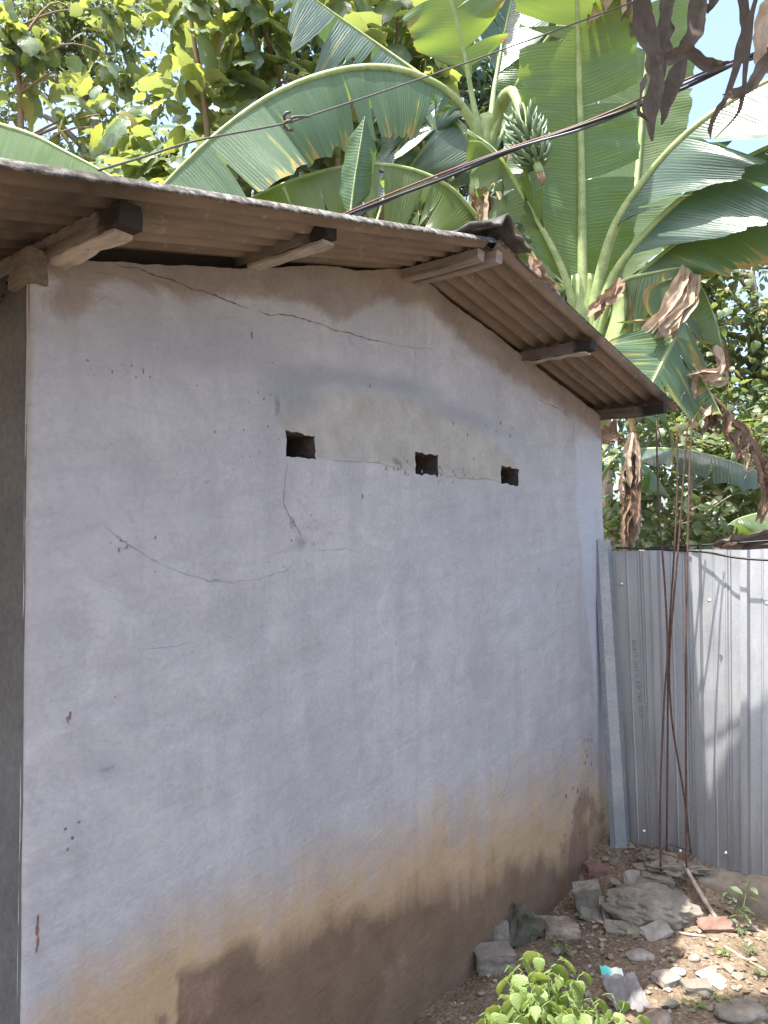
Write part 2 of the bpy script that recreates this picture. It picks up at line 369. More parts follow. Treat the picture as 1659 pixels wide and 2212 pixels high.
M = dict(
    wall=wall_mat(), asb=asbestos(), metal=sheet_metal(), soil=soil(),
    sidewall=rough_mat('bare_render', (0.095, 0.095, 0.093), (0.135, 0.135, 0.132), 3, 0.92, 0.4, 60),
    inner=rough_mat('rough_brickwork', (0.05, 0.04, 0.035), (0.10, 0.08, 0.07), 9, 0.95, 0.6, 40),
    crack=plain('crack_gap', (0.105, 0.085, 0.073), 0.95, 0.1),
    faint=plain('faint_line', (0.27, 0.265, 0.265), 0.95, 0.1), hair=plain('hairline_gap', (0.19, 0.18, 0.175), 0.95, 0.1),
    chip=rough_mat('chipped_spot', (0.12, 0.115, 0.115), (0.2, 0.185, 0.175), 30),
    redchip=rough_mat('chip_showing_brick', (0.13, 0.07, 0.052), (0.22, 0.13, 0.10), 60),
    wood=timber('weathered_timber', (0.085, 0.073, 0.063), (0.19, 0.168, 0.148)), woodp=timber('pale_timber', (0.16, 0.138, 0.118), (0.30, 0.265, 0.235)),
    woodw=timber('limewashed_timber', (0.24, 0.215, 0.19), (0.40, 0.37, 0.34)),
    darkwood=timber('dark_timber', (0.075, 0.065, 0.055), (0.16, 0.14, 0.12)),
    cap=rough_mat('mossy_fibre_cement', (0.03, 0.03, 0.03), (0.11, 0.105, 0.10), 12, 0.9, 0.6, 50, 0.006, 0.25, (0.42, 0.41, 0.39)),
    rebar=rough_mat('rusty_steel', (0.065, 0.038, 0.031), (0.135, 0.078, 0.062), 40, 0.7, 0.4, 200, 0.001, 0.35, None, 0.25),
    post=rough_mat('galvanised_post', (0.235, 0.25, 0.27), (0.31, 0.325, 0.345), 6, 0.5, 0.1, 90, 0.002, 0.5, None, 0.5),
    screw=plain('screw_head', (0.75, 0.75, 0.75), 0.35, 0.5, 0.6),
    ink=plain('print_ink', (0.20, 0.205, 0.22), 0.7, 0.3),
    rubber=plain('black_cable', (0.018, 0.018, 0.022), 0.45, 0.4),
    rubber2=plain('weathered_cable', (0.06, 0.075, 0.095), 0.4, 0.5),
    redcable=plain('red_cable', (0.17, 0.06, 0.05), 0.5, 0.4),
    wire=plain('steel_wire', (0.10, 0.095, 0.09), 0.6, 0.4, 0.3),
    stem=rough_mat('banana_stem', (0.17, 0.24, 0.085), (0.30, 0.37, 0.16), 6, 0.5, 0.3, 40, 0.004, 0.4, None, 0, (1, 1, 0.25)),
    rib=rough_mat('banana_midrib', (0.20, 0.28, 0.10), (0.33, 0.40, 0.18), 10, 0.45, 0.2, 60, 0.003, 0.4),
    ribdry=rough_mat('dry_midrib', (0.30, 0.22, 0.10), (0.44, 0.34, 0.17), 10, 0.7, 0.3, 60, 0.003, 0.3),
    fruit=rough_mat('green_banana_skin', (0.055, 0.095, 0.045), (0.105, 0.16, 0.078), 14, 0.45, 0.1, 60, 0.002, 0.45),
    bananaD=banana_mat('banana_leaf_dark', (0.050, 0.098, 0.056), (0.100, 0.158, 0.090), (0.20, 0.33, 0.05), 0.34, 0.33),
    bananaL=banana_mat('banana_leaf_light', (0.070, 0.130, 0.062), (0.13, 0.20, 0.095), (0.27, 0.39, 0.045), 0.34, 0.45),
    bananaB=banana_mat('banana_leaf_bluish', (0.055, 0.098, 0.078), (0.110, 0.165, 0.128), (0.13, 0.25, 0.06), 0.30, 0.26),
    teak=leaf_mat('broad_leaf', (0.065, 0.120, 0.080), (0.16, 0.22, 0.11), (0.46, 0.52, 0.08), 0.24, 0.38, (0.28, 0.22, 0.05)),
    small=leaf_mat('small_leaf', (0.060, 0.095, 0.040), (0.13, 0.18, 0.070), (0.28, 0.36, 0.06), 0.38, 0.42, (0.25, 0.20, 0.05)),
    darkleaf=leaf_mat('deep_green_leaf', (0.022, 0.055, 0.024), (0.060, 0.115, 0.045), (0.12, 0.20, 0.03), 0.4, 0.3),
    vine=leaf_mat('vine_leaf', (0.075, 0.120, 0.062), (0.155, 0.205, 0.095), (0.30, 0.38, 0.08), 0.36, 0.40, (0.28, 0.22, 0.08)),
    herb=leaf_mat('herb_leaf', (0.145, 0.215, 0.065), (0.22, 0.30, 0.095), (0.36, 0.44, 0.07), 0.42, 0.38),
    herbstem=plain('herb_stem', (0.13, 0.19, 0.06), 0.6),
    bark=rough_mat('bark', (0.13, 0.11, 0.09), (0.26, 0.23, 0.19), 9, 0.92, 0.7, 45, 0.01, 0.2, None, 0, (1, 1, 0.3)),
    twig=plain('twig_bark', (0.24, 0.17, 0.10), 0.8),
    dead=dead_mat('dead_leaf_brown', (0.14, 0.085, 0.055), (0.27, 0.18, 0.125), (0.44, 0.33, 0.25)),
    deadgrey=dead_mat('dead_leaf_grey', (0.07, 0.055, 0.047), (0.13, 0.105, 0.09), (0.20, 0.17, 0.15)),
    deadpale=dead_mat('dead_leaf_pale', (0.33, 0.22, 0.15), (0.50, 0.39, 0.29), (0.66, 0.57, 0.48)),
    stone=rough_mat('grey_stone', (0.135, 0.117, 0.094), (0.225, 0.20, 0.165), 6, 0.92, 0.8, 30, 0.014, 0.2, (0.30, 0.275, 0.235)),
    concrete=rough_mat('old_concrete', (0.145, 0.12, 0.092), (0.23, 0.197, 0.155), 6, 0.92, 0.6, 40, 0.008),
    block=rough_mat('cement_block', (0.15, 0.132, 0.108), (0.215, 0.192, 0.158), 9, 0.95, 0.7, 60, 0.006),
    brick=rough_mat('clay_brick', (0.15, 0.085, 0.066), (0.22, 0.14, 0.112), 9, 0.92, 0.6, 45, 0.006),
    mossy=rough_mat('mossy_stone', (0.06, 0.056, 0.043), (0.125, 0.115, 0.09), 9, 0.95, 0.7, 40, 0.01),
    pebble=rough_mat('pebble_mix', (0.12, 0.094, 0.07), (0.28, 0.232, 0.178), 11, 0.9, 0.5, 60, 0.004),
    tile=rough_mat('tile_shard', (0.18, 0.16, 0.138), (0.28, 0.25, 0.215), 9, 0.9, 0.4, 50, 0.004),
    white=plain('white_plastic', (0.75, 0.76, 0.80), 0.35, 0.5),
    stick=rough_mat('bare_stick', (0.28, 0.20, 0.15), (0.46, 0.36, 0.29), 14, 0.85, 0.4, 60, 0.003),
)
def wrapper_mat():
    b = NB('printed_wrapper'); sp = b.n('ShaderNodeSeparateXYZ'); b.l(b.co('UV'), sp.inputs[0])
    c = b.ramp(sp.outputs[0], [(0.0, (0.05, 0.42, 0.30)), (0.35, (0.10, 0.50, 0.45)), (0.5, (0.55, 0.75, 0.65)), (0.62, (0.80, 0.78, 0.55)), (0.9, (0.65, 0.7, 0.6))])
    return b.done(b.bsdf(c, 0.25, 0.6))
M['wrapper'] = wrapper_mat()
def bag_mat():
    b = NB('grey_plastic_film'); p = b.bsdf((0.2, 0.19, 0.19), 0.4, 0.5, 0, b.bump(b.noise(b.co(), 9, 3), 0.5, 0.02))
    tr = b.n('ShaderNodeBsdfTransparent'); mx = b.n('ShaderNodeMixShader'); mx.inputs[0].default_value = 0.15
    b.l(p.outputs[0], mx.inputs[1]); b.l(tr.outputs[0], mx.inputs[2]); return b.done(mx)
M['bag'] = bag_mat()

# ================================================================ GROUND
def axis_coords(lo, hi, step, far):
    a = list(np.arange(lo, hi + 1e-6, step)); k = step; x = hi
    out = list(a)
    while x < far: k *= 1.35; x += k; out.append(x)
    k = step; x = lo; pre = []
    while x > -far: k *= 1.35; x -= k; pre.append(x)
    return np.array(pre[::-1] + out)
FB0, FB1 = P(1345, 1838, 4.10), P(1659, 1893, 3.62)         # foot of the metal fence
def gz(x, y):
    q = Vector((x, y, 0)) - L0; u = q.dot(UA); n = q.dot(NA)
    z = 0.018 * fbm(x * 1.7, y * 1.7, 2.0, 3) + 0.010 * fbm(x * 6, y * 6, 5.0, 3) + 0.005 * fbm(x * 22, y * 22, 1.0, 2)
    if abs(x) > 8 or y > 9 or y < -4: z = 0.03 * fbm(x * 0.3, y * 0.3, 0.5, 2)
    # heap of rubble and soil against the fence and the far corner of the wall
    e = math.exp(-(((u - 3.15) / 0.33) ** 2)) if u < 3.15 else 1.0
    z += 0.13 * e * math.exp(-max(0, n - 0.45) ** 2 / 0.05) * (1 if u < 6 else 0)
    z -= 0.02 * math.exp(-(n / 0.06) ** 2) if 0 < u < 2.8 else 0
    return z - 0.012
xs = axis_coords(-0.6, 3.0, 0.022, 220); ys = axis_coords(1.2, 5.0, 0.022, 220)
gv = [(x, y, gz(x, y)) for y in ys for x in xs]; nx_ = len(xs)
gf = [(j * nx_ + i, j * nx_ + i + 1, (j + 1) * nx_ + i + 1, (j + 1) * nx_ + i) for j in range(len(ys) - 1) for i in range(nx_ - 1)]
g = mk('ground', gv, gf, M['soil']); g['kind'] = 'structure'

# ================================================================ HOUSE
WW = 3.23; APEX = 1.46
house = thing('house', 'small whitewashed plaster house with cracked gable wall, vents and corrugated roof', 'house', H(0, 0, 0))
def walltop(u):
    t = 2.314 + 0.371 * u / APEX - 0.014 * math.exp(-((u - 0.35) / 0.3) ** 2) if u < APEX else 2.685 - 0.332 * (u - APEX) / (WW - APEX)
    return t + 0.010 * fbm(u * 3, 7.7, 0) + 0.004 * fbm(u * 18, 1.7, 0)
def wdisp(u, z):
    d = 0.007 * fbm(u * 1.3, z * 1.3, 3.3, 2) + 0.0022 * fbm(u * 7, z * 7, 8.8, 3)
    e = WW - u
    if e < 0.05: d -= (0.05 - math.sqrt(max(0, 0.05 ** 2 - (0.05 - e) ** 2)))
    if u < 0.02: d -= 0.02 - math.sqrt(max(0, 0.02 ** 2 - (0.02 - u) ** 2))
    return d
def quadpx(x0, y0, x1, y1):
    a = PW(x0, y0); b_ = PW(x1, y1); return a[0], b_[0], b_[1], a[1]
holes = []
for (x0, y0, x1, y1) in ((616, 932, 680, 992), (898, 976, 948, 1027), (1080, 1007, 1119, 1048)):
    ua, za = PW(x0, (y0 + y0) / 2); ub, zb = PW(x1, y1); _, zt = PW(x0, y0); _, zb2 = PW(x0, y1 - (x1 - x0) * 0.08)
    holes.append((ua, ub, zb2 + 0.0, zt))
us = set(np.round(np.arange(0, WW + 1e-6, 0.0125), 4)) | {0.003, 0.008, WW, WW - 0.004, WW - 0.009, WW - 0.016, WW - 0.03}
for h in holes: us |= {round(h[0], 4), round(h[1], 4)}
us = sorted(us)
zs = set(np.round(np.arange(-0.16, 2.12, 0.0125), 4))
for h in holes: zs |= {round(h[2], 4), round(h[3], 4)}
def dedupe(l, keep):
    out = []
    for v in l:
        if out and v - out[-1] < 0.003 and not (v > WW - 0.06 or v < 0.02):
            if v in keep: out[-1] = v
            continue
        out.append(v)
    return out
ku = {round(v, 4) for h in holes for v in h[:2]}; kz = {round(v, 4) for h in holes for v in h[2:]}
us = dedupe(us, ku); zs = dedupe(sorted(zs), kz)
TOPR = 30; zb_ = zs[-1]
wv = []; nz_ = len(zs) + TOPR
for u in us:
    tp = walltop(u)
    for z in zs: wv.append((u, z))
    for k in range(1, TOPR + 1): wv.append((u, zb_ + (tp - zb_) * k / TOPR))
wf = []
def inhole(u, z):
    return any(h[0] - 1e-4 < u < h[1] + 1e-4 and h[2] - 1e-4 < z < h[3] + 1e-4 for h in holes)
for i in range(len(us) - 1):
    for j in range(nz_ - 1):
        a = i * nz_ + j
        uc = (wv[a][0] + wv[a + nz_][0]) / 2; zc = (wv[a][1] + wv[a + 1][1]) / 2
        if inhole(uc, zc): continue
        wf.append((a, a + nz_, a + nz_ + 1, a + 1))
W3 = []; UVW = np.array(wv)
for (u, z) in wv:
    du = dz = 0.0
    if any(h[0] - .03 < u < h[1] + .03 and h[2] - .03 < z < h[3] + .03 for h in holes):
        du = 0.009 * fbm(u * 34, z * 34, 0.3, 3); dz = 0.009 * fbm(u * 34, z * 34, 6.3, 3)
    if u < 0.001: du = 0.0012 * fbm(z * 9, 0, 0, 3)
    W3.append(H(u + du, wdisp(u, z), z + dz))
W3 = np.array([tuple(v) for v in W3])
# where each wall vertex lies in the photograph's frame: used to lay out the stains and tones on the plaster
def project(pts):
    q = pts - np.array(CAM); d = q @ np.array(fw)
    return CX + F * (q @ np.array(rt)) / d, CY - F * (q @ np.array(up)) / d
px, py = project(W3)
def above(poly, soft):        # 1 above the polyline (smaller y), 0 below
    X = [p[0] for p in poly]; Y = [p[1] for p in poly]
    return np.clip((np.interp(px, X, Y) - py) / soft + 0.5, 0, 1)
def blob(cx, cy, rx, ry, rot=0.0):
    c, s = math.cos(rot), math.sin(rot); dx, dy = px - cx, py - cy
    return np.exp(-(((dx * c + dy * s) / rx) ** 2 + ((-dx * s + dy * c) / ry) ** 2))
dust = 1.0 * above([(60, 560), (160, 640), (240, 600), (400, 640), (520, 640), (640, 640), (720, 690), (820, 650), (920, 650), (1010, 745), (1130, 830), (1250, 900), (1320, 960)], 70) * 1.0
dust = np.maximum(dust, blob(150, 640, 60, 70) * 0.75); dust = np.maximum(dust, blob(640, 620, 60, 40) * 0.9)
dust = np.maximum(dust, blob(970, 780, 35, 40) * 0.35); dust = np.maximum(dust, blob(1010, 735, 40, 26, 0.5) * 0.45)
patch = np.clip(above([(580, 905), (640, 860), (760, 838), (900, 862), (1030, 925), (1110, 990)], 40) * -1 + 1, 0, 1) * above([(560, 860), (612, 930), (690, 990), (830, 1000), (880, 1015), (1000, 1036), (1090, 1040), (1115, 1000)], 14)
patch *= (px > 590) * (px < 1110); patch = patch * 0.85
bluish = blob(640, 850, 55, 50) * 0.9 + blob(800, 825, 170, 24, 0.12) * 0.8 + blob(990, 895, 110, 22, 0.35) * 0.85 + blob(420, 700, 330, 90, 0.15) * 0.55 + blob(180, 1150, 190, 420) * 0.22 + blob(330, 790, 160, 60) * 0.35 + blob(300, 1880, 140, 80) * 0.3 + blob(240, 1660, 60, 35) * 0.55  # bluish-grey tones, the wide ones darkening the left side
pale = np.clip((px - np.interp(py, [930, 1100, 1500, 1830], [1236, 1240, 1278, 1290])) / 14, 0, 1) * np.clip((py - 925) / 40, 0, 1)  # brighter corner strip, its bounced light put into the colour
scuff = blob(648, 1175, 22, 32, 0.5) * 0.5 + blob(630, 1130, 10, 22) * 0.7 + blob(235, 1660, 30, 14, -0.3) * 0.6 + blob(600, 880, 8, 30) * 0.7 + blob(855, 995, 20, 10, .6) * 0.7 + blob(470, 1254, 25, 6) * 0.7 + blob(940, 1000, 16, 14) * .5 + blob(1080, 1580, 22, 60) * 0.42 + blob(1225, 1215, 40, 60) * 0.3 + blob(680, 1005, 14, 8) * .4 + blob(130, 640, 14, 26) * 0.5 + blob(380, 690, 14, 40, .6) * .4 + blob(160, 1950, 26, 40) * .4 + blob(1290, 1110, 14, 90) * 0.45 + blob(980, 770, 20, 32) * .35
tl = [(40, 2260), (150, 2120), (300, 2030), (450, 1965), (600, 1910), (750, 1845), (900, 1785), (1050, 1735), (1180, 1690), (1320, 1660)]
tan = 1 - above([(a, b_ + 15) for a, b_ in tl], 270)
_jx = np.array([46 * fbm(u * 5, z * 5, 4.2, 4) for (u, z) in wv]); px = px + _jx; py = py + np.array([30 * fbm(u * 4, z * 4, 9.2, 4) for (u, z) in wv])
foot_brown_line = [(330, 2330), (368, 2200), (400, 2092), (470, 2066), (560, 2040), (650, 2000), (760, 1965), (880, 1935), (1000, 1905), (1120, 1868), (1220, 1830), (1320, 1790)]
mud = (1 - above(foot_brown_line, 1)) * 0; _sf = np.interp(px, [380, 600, 1000], [60, 150, 170]); mud = np.clip((py - np.interp(px, [p[0] for p in foot_brown_line], [p[1] for p in foot_brown_line])) / _sf + 0.4, 0, 1)  # darker brown below a slanting line at the wall foot
rust = blob(1268, 1760, 26, 90) * 0.5 + blob(1215, 1800, 34, 60) * 0.42 + np.clip((py - 1800) / 30, 0, 1) * np.clip((px - 1180) / 60, 0, 1) * 0.3 + blob(425, 2170, 50, 90) * 0.42 + blob(850, 2110, 70, 32, -0.55) * 0.4 + blob(980, 1800, 22, 26) * 0.33 + blob(585, 1900, 20, 20) * .2 + blob(338, 2200, 12, 16) * .6
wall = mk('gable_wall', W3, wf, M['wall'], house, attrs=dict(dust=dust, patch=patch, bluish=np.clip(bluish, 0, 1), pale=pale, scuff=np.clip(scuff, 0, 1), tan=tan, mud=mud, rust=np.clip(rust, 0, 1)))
# tunnels of the three vents
for (ua, ub, za, zb) in holes:
    V = []; Fc = []; k = 8; dep = [0.004, -0.03, -0.07, -0.125]
    ring = [(ua + (ub - ua) * t / k, za) for t in range(k)] + [(ub, za + (zb - za) * t / k) for t in range(k)] + [(ub - (ub - ua) * t / k, zb) for t in range(k)] + [(ua, zb - (zb - za) * t / k) for t in range(k)]
    cu, cz = (ua + ub) / 2, (za + zb) / 2
    for d in dep:
        for (u, z) in ring:
            s = 1.045 if d > 0 else 1.0 + 0.0
            jx = 0.005 * fbm(u * 60, z * 60, d * 40, 2)
            V.append(H(cu + (u - cu) * s + jx, d if d > 0 else d, cz + (z - cz) * s + jx))
    m = len(ring)
    for i in range(1, len(dep) - 1):
        for j in range(m): Fc.append((i * m + j, i * m + (j + 1) % m, (i + 1) * m + (j + 1) % m, (i + 1) * m + j))
    # lip that joins the plaster to the tunnel
    V2 = []
    for (u, z) in ring: V2.append(H(u + 0.009 * fbm(u * 34, z * 34, 0.3, 3), wdisp(u, z) - 0.001, z + 0.009 * fbm(u * 34, z * 34, 6.3, 3)))
    b0 = len(V); V += V2
    for j in range(m): Fc.append((b0 + j, b0 + (j + 1) % m, m + (j + 1) % m, m + j))
    mk('vent_opening', V, Fc, M['inner'], house, smooth=False)
# the other walls, so that the inside is dark
HD = 4.2
def slab(name, a, b, z0, z1, th, mat, parent):
    a = Vector(a); b = Vector(b); d = (b - a); Ln = d.length; d.normalize(); nrm = Vector((d.y, -d.x, 0))
    V, Fc = boxgeo((a + b) / 2 + Vector((0, 0, (z0 + z1) / 2)) + nrm * (-th / 2), d, nrm, Vector((0, 0, 1)), Ln / 2, th / 2, (z1 - z0) / 2, 24, 1, 16, 0.004)
    return mk(name, V, Fc, mat, parent)
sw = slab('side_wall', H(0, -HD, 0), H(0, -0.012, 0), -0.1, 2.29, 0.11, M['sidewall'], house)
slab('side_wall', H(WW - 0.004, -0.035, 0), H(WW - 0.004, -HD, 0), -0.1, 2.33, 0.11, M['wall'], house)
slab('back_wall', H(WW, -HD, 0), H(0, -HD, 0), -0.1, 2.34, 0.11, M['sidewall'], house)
# inside skin of the gable wall
mk('inner_skin', [H(0.02, -0.126, -0.1), H(WW - .02, -0.126, -0.1), H(WW - .02, -0.126, 0.9), H(0.02, -0.126, 0.9)], [(3, 2, 1, 0)], M['inner'], house)

# cracks, as thin gaps following the plaster
def crack(pts, w, mat, name='crack', jitter=3.0, parent=wall):
    P2 = []
    for i in range(len(pts) - 1):
        n = max(2, int(math.dist(pts[i], pts[i + 1]) / 6))
        for k in range(n):
            t = k / n; P2.append((pts[i][0] + (pts[i + 1][0] - pts[i][0]) * t, pts[i][1] + (pts[i + 1][1] - pts[i][1]) * t))
    P2.append(pts[-1]); N = len(P2)
    UZ = [PW(x, y + jitter * fbm(x * 0.07, y * 0.05, 3.0, 3) * (0 < i < N - 1)) for i, (x, y) in enumerate(P2)]
    V = []
    for i, (u, z) in enumerate(UZ):
        a = UZ[max(0, i - 1)]; c = UZ[min(N - 1, i + 1)]
        du, dz = c[0] - a[0], c[1] - a[1]; l = math.hypot(du, dz) or 1
        ww = w * (0.25 + 1.7 * abs(fbm(i * 0.31, 1.1, w * 900, 3))) * min(1, (i + 0.4) / 4, (N - 1 - i + 0.4) / 4)
        for s in (-1, 1):
            uu, zz = u - dz / l * ww * s / 2, z + du / l * ww * s / 2
            V.append(H(uu, wdisp(uu, zz) + 0.0013, zz))
    Fc = [(2 * i, 2 * i + 2, 2 * i + 3, 2 * i + 1) for i in range(N - 1)]
    return mk(name, V, Fc, mat, parent)
crack([(242, 566), (268, 577), (300, 578), (340, 597), (372, 605), (400, 617), (424, 628), (436, 626), (470, 641), (522, 663), (534, 665)], 0.0034, M['crack'])
crack([(558, 672), (583, 683), (600, 679), (625, 682), (655, 690), (690, 700), (712, 712), (760, 722), (790, 732), (850, 745)], 0.0028, M['crack'])
crack([(850, 745), (880, 752), (925, 752), (948, 758)], 0.0018, M['hair'])
crack([(544, 663), (556, 655)], 0.003, M['crack'])
crack([(188, 588), (215, 590), (245, 594), (268, 580)], 0.0018, M['hair'])
crack([(195, 655), (215, 653), (228, 640), (240, 652), (262, 662)], 0.0012, M['hair'])
crack([(1152, 858), (1180, 872), (1205, 882), (1222, 895), (1238, 905)], 0.003, M['crack'])
crack([(1238, 905), (1240, 935), (1234, 968)], 0.0025, M['hair'])
crack([(618, 998), (612, 1050), (610, 1085), (618, 1105), (640, 1140), (660, 1180)], 0.0022, M['hair'], 'hairline_crack', 4)
crack([(216, 1128), (240, 1150), (262, 1168), (300, 1192), (350, 1222), (400, 1240), (450, 1255), (500, 1258), (560, 1250), (620, 1232), (648, 1205)], 0.0016, M['faint'], 'hairline_crack', 4)
crack([(250, 1153), (262, 1168), (292, 1188)], 0.0025, M['chip'], 'hairline_crack', 2)
crack([(672, 1190), (720, 1188), (750, 1184), (780, 1196)], 0.0012, M['hair'], 'hairline_crack')
crack([(300, 1405), (330, 1400), (380, 1396), (410, 1386)], 0.0010, M['hair'], 'hairline_crack')
crack([(1105, 1660), (1092, 1700), (1083, 1735)], 0.0022, M['hair'], 'hairline_crack')
crack([(1128, 1670), (1118, 1695), (1112, 1718)], 0.0022, M['chip'], 'hairline_crack')
crack([(700, 992), (740, 996), (820, 1000), (850, 1010), (890, 1016)], 0.0014, M['hair'], 'hairline_crack')
crack([(950, 1026), (1000, 1032), (1060, 1036), (1080, 1044)], 0.0016, M['hair'], 'hairline_crack')
crack([(575, 1650), (585, 1672), (583, 1684)], 0.0010, M['hair'], 'hairline_crack')
crack([(526, 1800), (540, 1815)], 0.002, M['hair'], 'hairline_crack')
crack([(895, 720), (897, 760), (898, 800)], 0.002, M['hair'], 'hairline_crack')
# chips and pits in the plaster
def chips(lst, mat, name):
    V = []; Fc = []
    for (x, y, r, asp) in lst:
        u, z = PW(x, y); k = 7; b0 = len(V)
        for j in range(k):
            a = 2 * math.pi * j / k; rr = r * random.uniform(0.6, 1.25)
            uu, zz = u + rr * math.cos(a), z + rr * asp * math.sin(a)
            V.append(H(uu, wdisp(uu, zz) + 0.0012, zz))
        Fc.append(tuple(range(b0, b0 + k)))
    o = mk(name, V, Fc, mat, wall); o['kind'] = 'stuff'
spots = []
for (cx, cy, sx, sy, n, r) in ((290, 800, 60, 12, 14, 0.0022), (500, 960, 40, 50, 12, 0.002), (285, 1175, 35, 14, 12, 0.0022), (640, 1130, 30, 60, 16, 0.002), (860, 1000, 14, 14, 10, 0.004), (600, 900, 20, 60, 10, 0.0025), (940, 1005, 30, 20, 14, 0.003), (1000, 1010, 50, 20, 12, 0.003), (1265, 1590, 8, 10, 7, 0.005), (1275, 1650, 5, 26, 10, 0.005), (1070, 930, 20, 10, 4, 0.006), (600, 1500, 500, 400, 40, 0.0012), (900, 1500, 300, 300, 20, 0.0014), (700, 800, 300, 80, 15, 0.0015)):
    for _ in range(n):
        x, y = random.gauss(cx, sx), random.gauss(cy, sy)
        if 80 < x < 1280 and 640 < y < 1850: spots.append((x, y, r * random.uniform(0.5, 1.4), random.uniform(0.8, 2.2)))
for (x, y) in ((782, 1072), (543, 724), (797, 834), (1010, 938), (980, 915), (1104, 925), (1164, 1230), (1205, 1265), (952, 1010)): spots.append((x, y, 0.0035, 3.0))
for (x, y) in ((155, 1810), (258, 1168), (170, 1775), (145, 1835), (140, 1790)): spots.append((x, y, 0.004, 1.0))
chips(spots, M['chip'], 'plaster_pits')
chips([(82, 1985, 0.0025, 5), (81, 2010, 0.004, 4), (82, 2035, 0.0035, 4), (79, 2052, 0.003, 3), (148, 1550, 0.003, 2.2), (145, 1560, 0.002, 2), (150, 1545, 0.003, 3), (143, 1552, 0.002, 3)] + [(random.gauss(1240, 24), random.gauss(1770, 40), random.uniform(0.004, 0.01), 1.5) for _ in range(6)], M['redchip'], 'brick_showing_chips')

# crack on the side wall
sc = [(0, 655), (12, 640), (18, 612), (32, 600), (48, 588)]
V = []
for i, (x, y) in enumerate(sc):
    r = ray(x, y); t = (-0.0 - (CAM - L0).dot(UA)) / r.dot(UA)
    p = CAM + r * t - UA * 0.006
    for s in (-1, 1): V.append(p + Vector((0, 0, 0.006 * s)) + NA * (0.004 * s))
mk('crack', V, [(2 * i, 2 * i + 1, 2 * i + 3, 2 * i + 2) for i in range(len(sc) - 1)], M['crack'], sw)

# roof ----------------------------------------------------------
def zl(u): return 2.352 + 0.229 * u                  # underside, left slope
def zr(u): return 2.352 + 0.229 * APEX + 0.012 - 0.168 * (u - APEX)
def roof_sheet(u0, u1, n0, n1, zf, lift=0.0, verge=False, ragged=0.0, sootu=None, seed=0.0):
    pitch = 0.0675; amp = 0.0125; nn = max(8, int((n1 - n0) / pitch * 8)); nu = 40
    V = []; A = []; S = []
    for lay in (0, 1):
        for i in range(nu + 1):
            u = u0 + (u1 - u0) * i / nu
            for j in range(nn + 1):
                n = n0 + (n1 - n0) * j / nn
                nn_ = n
                if verge and j == nn: nn_ += 0.006 * fbm(u * 22, seed, 0, 3) - 0.02 * (u / 3.3 if zf is zr else 0)
                z = zf(u) + amp + amp * math.sin(2 * math.pi * n / pitch) + lift + lay * 0.0065 + 0.003 * fbm(u * 1.5, n * 2, seed)
                uu = u
                if i == nu or i == 0: uu += 0.004 * fbm(n * 30, seed, 2, 2)
                V.append(H(uu, nn_, z)); A.append(1.0 if (verge and j >= nn) else (0.9 if lay else 0.0))
                s = 0.0
                if sootu is not None:
                    for (su, ww, hh) in sootu: s = max(s, hh * math.exp(-((u - su) / ww) ** 2))
                S.append(s)
    m = nn + 1; off = (nu + 1) * m; Fc = []
    for i in range(nu):
        for j in range(nn):
            a = i * m + j; q = (a, a + m, a + m + 1, a + 1); Fc.append(q); Fc.append(tuple(v + off for v in q[::-1]))
    for i in range(nu):
        for j in (0, nn):
            a = i * m + j; q = (a, a + off, a + m + off, a + m); Fc.append(q if j == 0 else q[::-1])
    for j in range(nn):
        for i in (0, nu):
            a = i * m + j; q = (a, a + 1, a + 1 + off, a + off); Fc.append(q if i == 0 else q[::-1])
    return mk('roof_sheet', V, Fc, M['asb'], house, attrs=dict(edge=A, soot=S))
sootL = [(-0.05, 0.16, 0.8), (0.03, .1, 0.6)]; sootR = [(3.22, 0.11, 1.0), (2.33, 0.03, 0.75)]
k = 0
for (n0, n1) in ((-0.56, 0.38), (-1.45, -0.52), (-2.34, -1.41), (-3.23, -2.30), (-4.4, -3.19)):
    roof_sheet(-1.55, APEX - 0.03, n0, n1, zl, 0.007 * (k % 2), k == 0, sootu=sootL, seed=k * 3.1)  # left eave carried on out of view, added to shade the side wall
    roof_sheet(APEX + 0.03, 3.40, n0, n1 - (0.02 if k == 0 else 0), zr, 0.007 * (k % 2), k == 0, sootu=sootR, seed=k * 3.1 + 40)
    k += 1
# purlins
def purlin(u, n0, n1, zb, zt, w, mat, name='purlin', charend=0.12, seed=0.0, tilt=0.0, du_end=0.0):
    V = []; A = []; nx = 28
    V, Fc = boxgeo(H(u, (n0 + n1) / 2, (zb + zt) / 2), (NA + UA * tilt).normalized(), UA, Vector((0, 0, 1)), (n1 - n0) / 2, w / 2, (zt - zb) / 2, nx, 4, 4, 0.009, seed, 0.03)
    for p in V:
        n = (p - L0).dot(NA); A.append(0.62 * max(0.0, 1 - (n1 - n) / charend) + (0.3 if n1 - n < 0.004 else 0) if charend else 0.0)
    return mk(name, V, Fc, mat, house, attrs=dict(char_shade=A), smooth=False)
purlin(0.055, -4.2, 0.30, 2.316, 2.366, 0.052, M['wood'], charend=0.10, seed=1)
purlin(0.66, -4.2, 0.315, 2.474, 2.514, 0.048, M['wood'], charend=0.08, seed=2)
purlin(1.405, -4.2, 0.33, 2.630, 2.668, 0.042, M['woodp'], 'ridge_beam', 0, seed=3)
purlin(1.475, -4.2, 0.36, 2.634, 2.672, 0.042, M['woodp'], 'ridge_beam', 0, seed=4)
purlin(2.32, -4.2, 0.335, 2.495, 2.545, 0.055, M['wood'], charend=0.03, seed=5)
pe = purlin(3.215, -4.2, 0.345, 2.338, 2.388, 0.055, M['darkwood'], charend=0.35, seed=6)
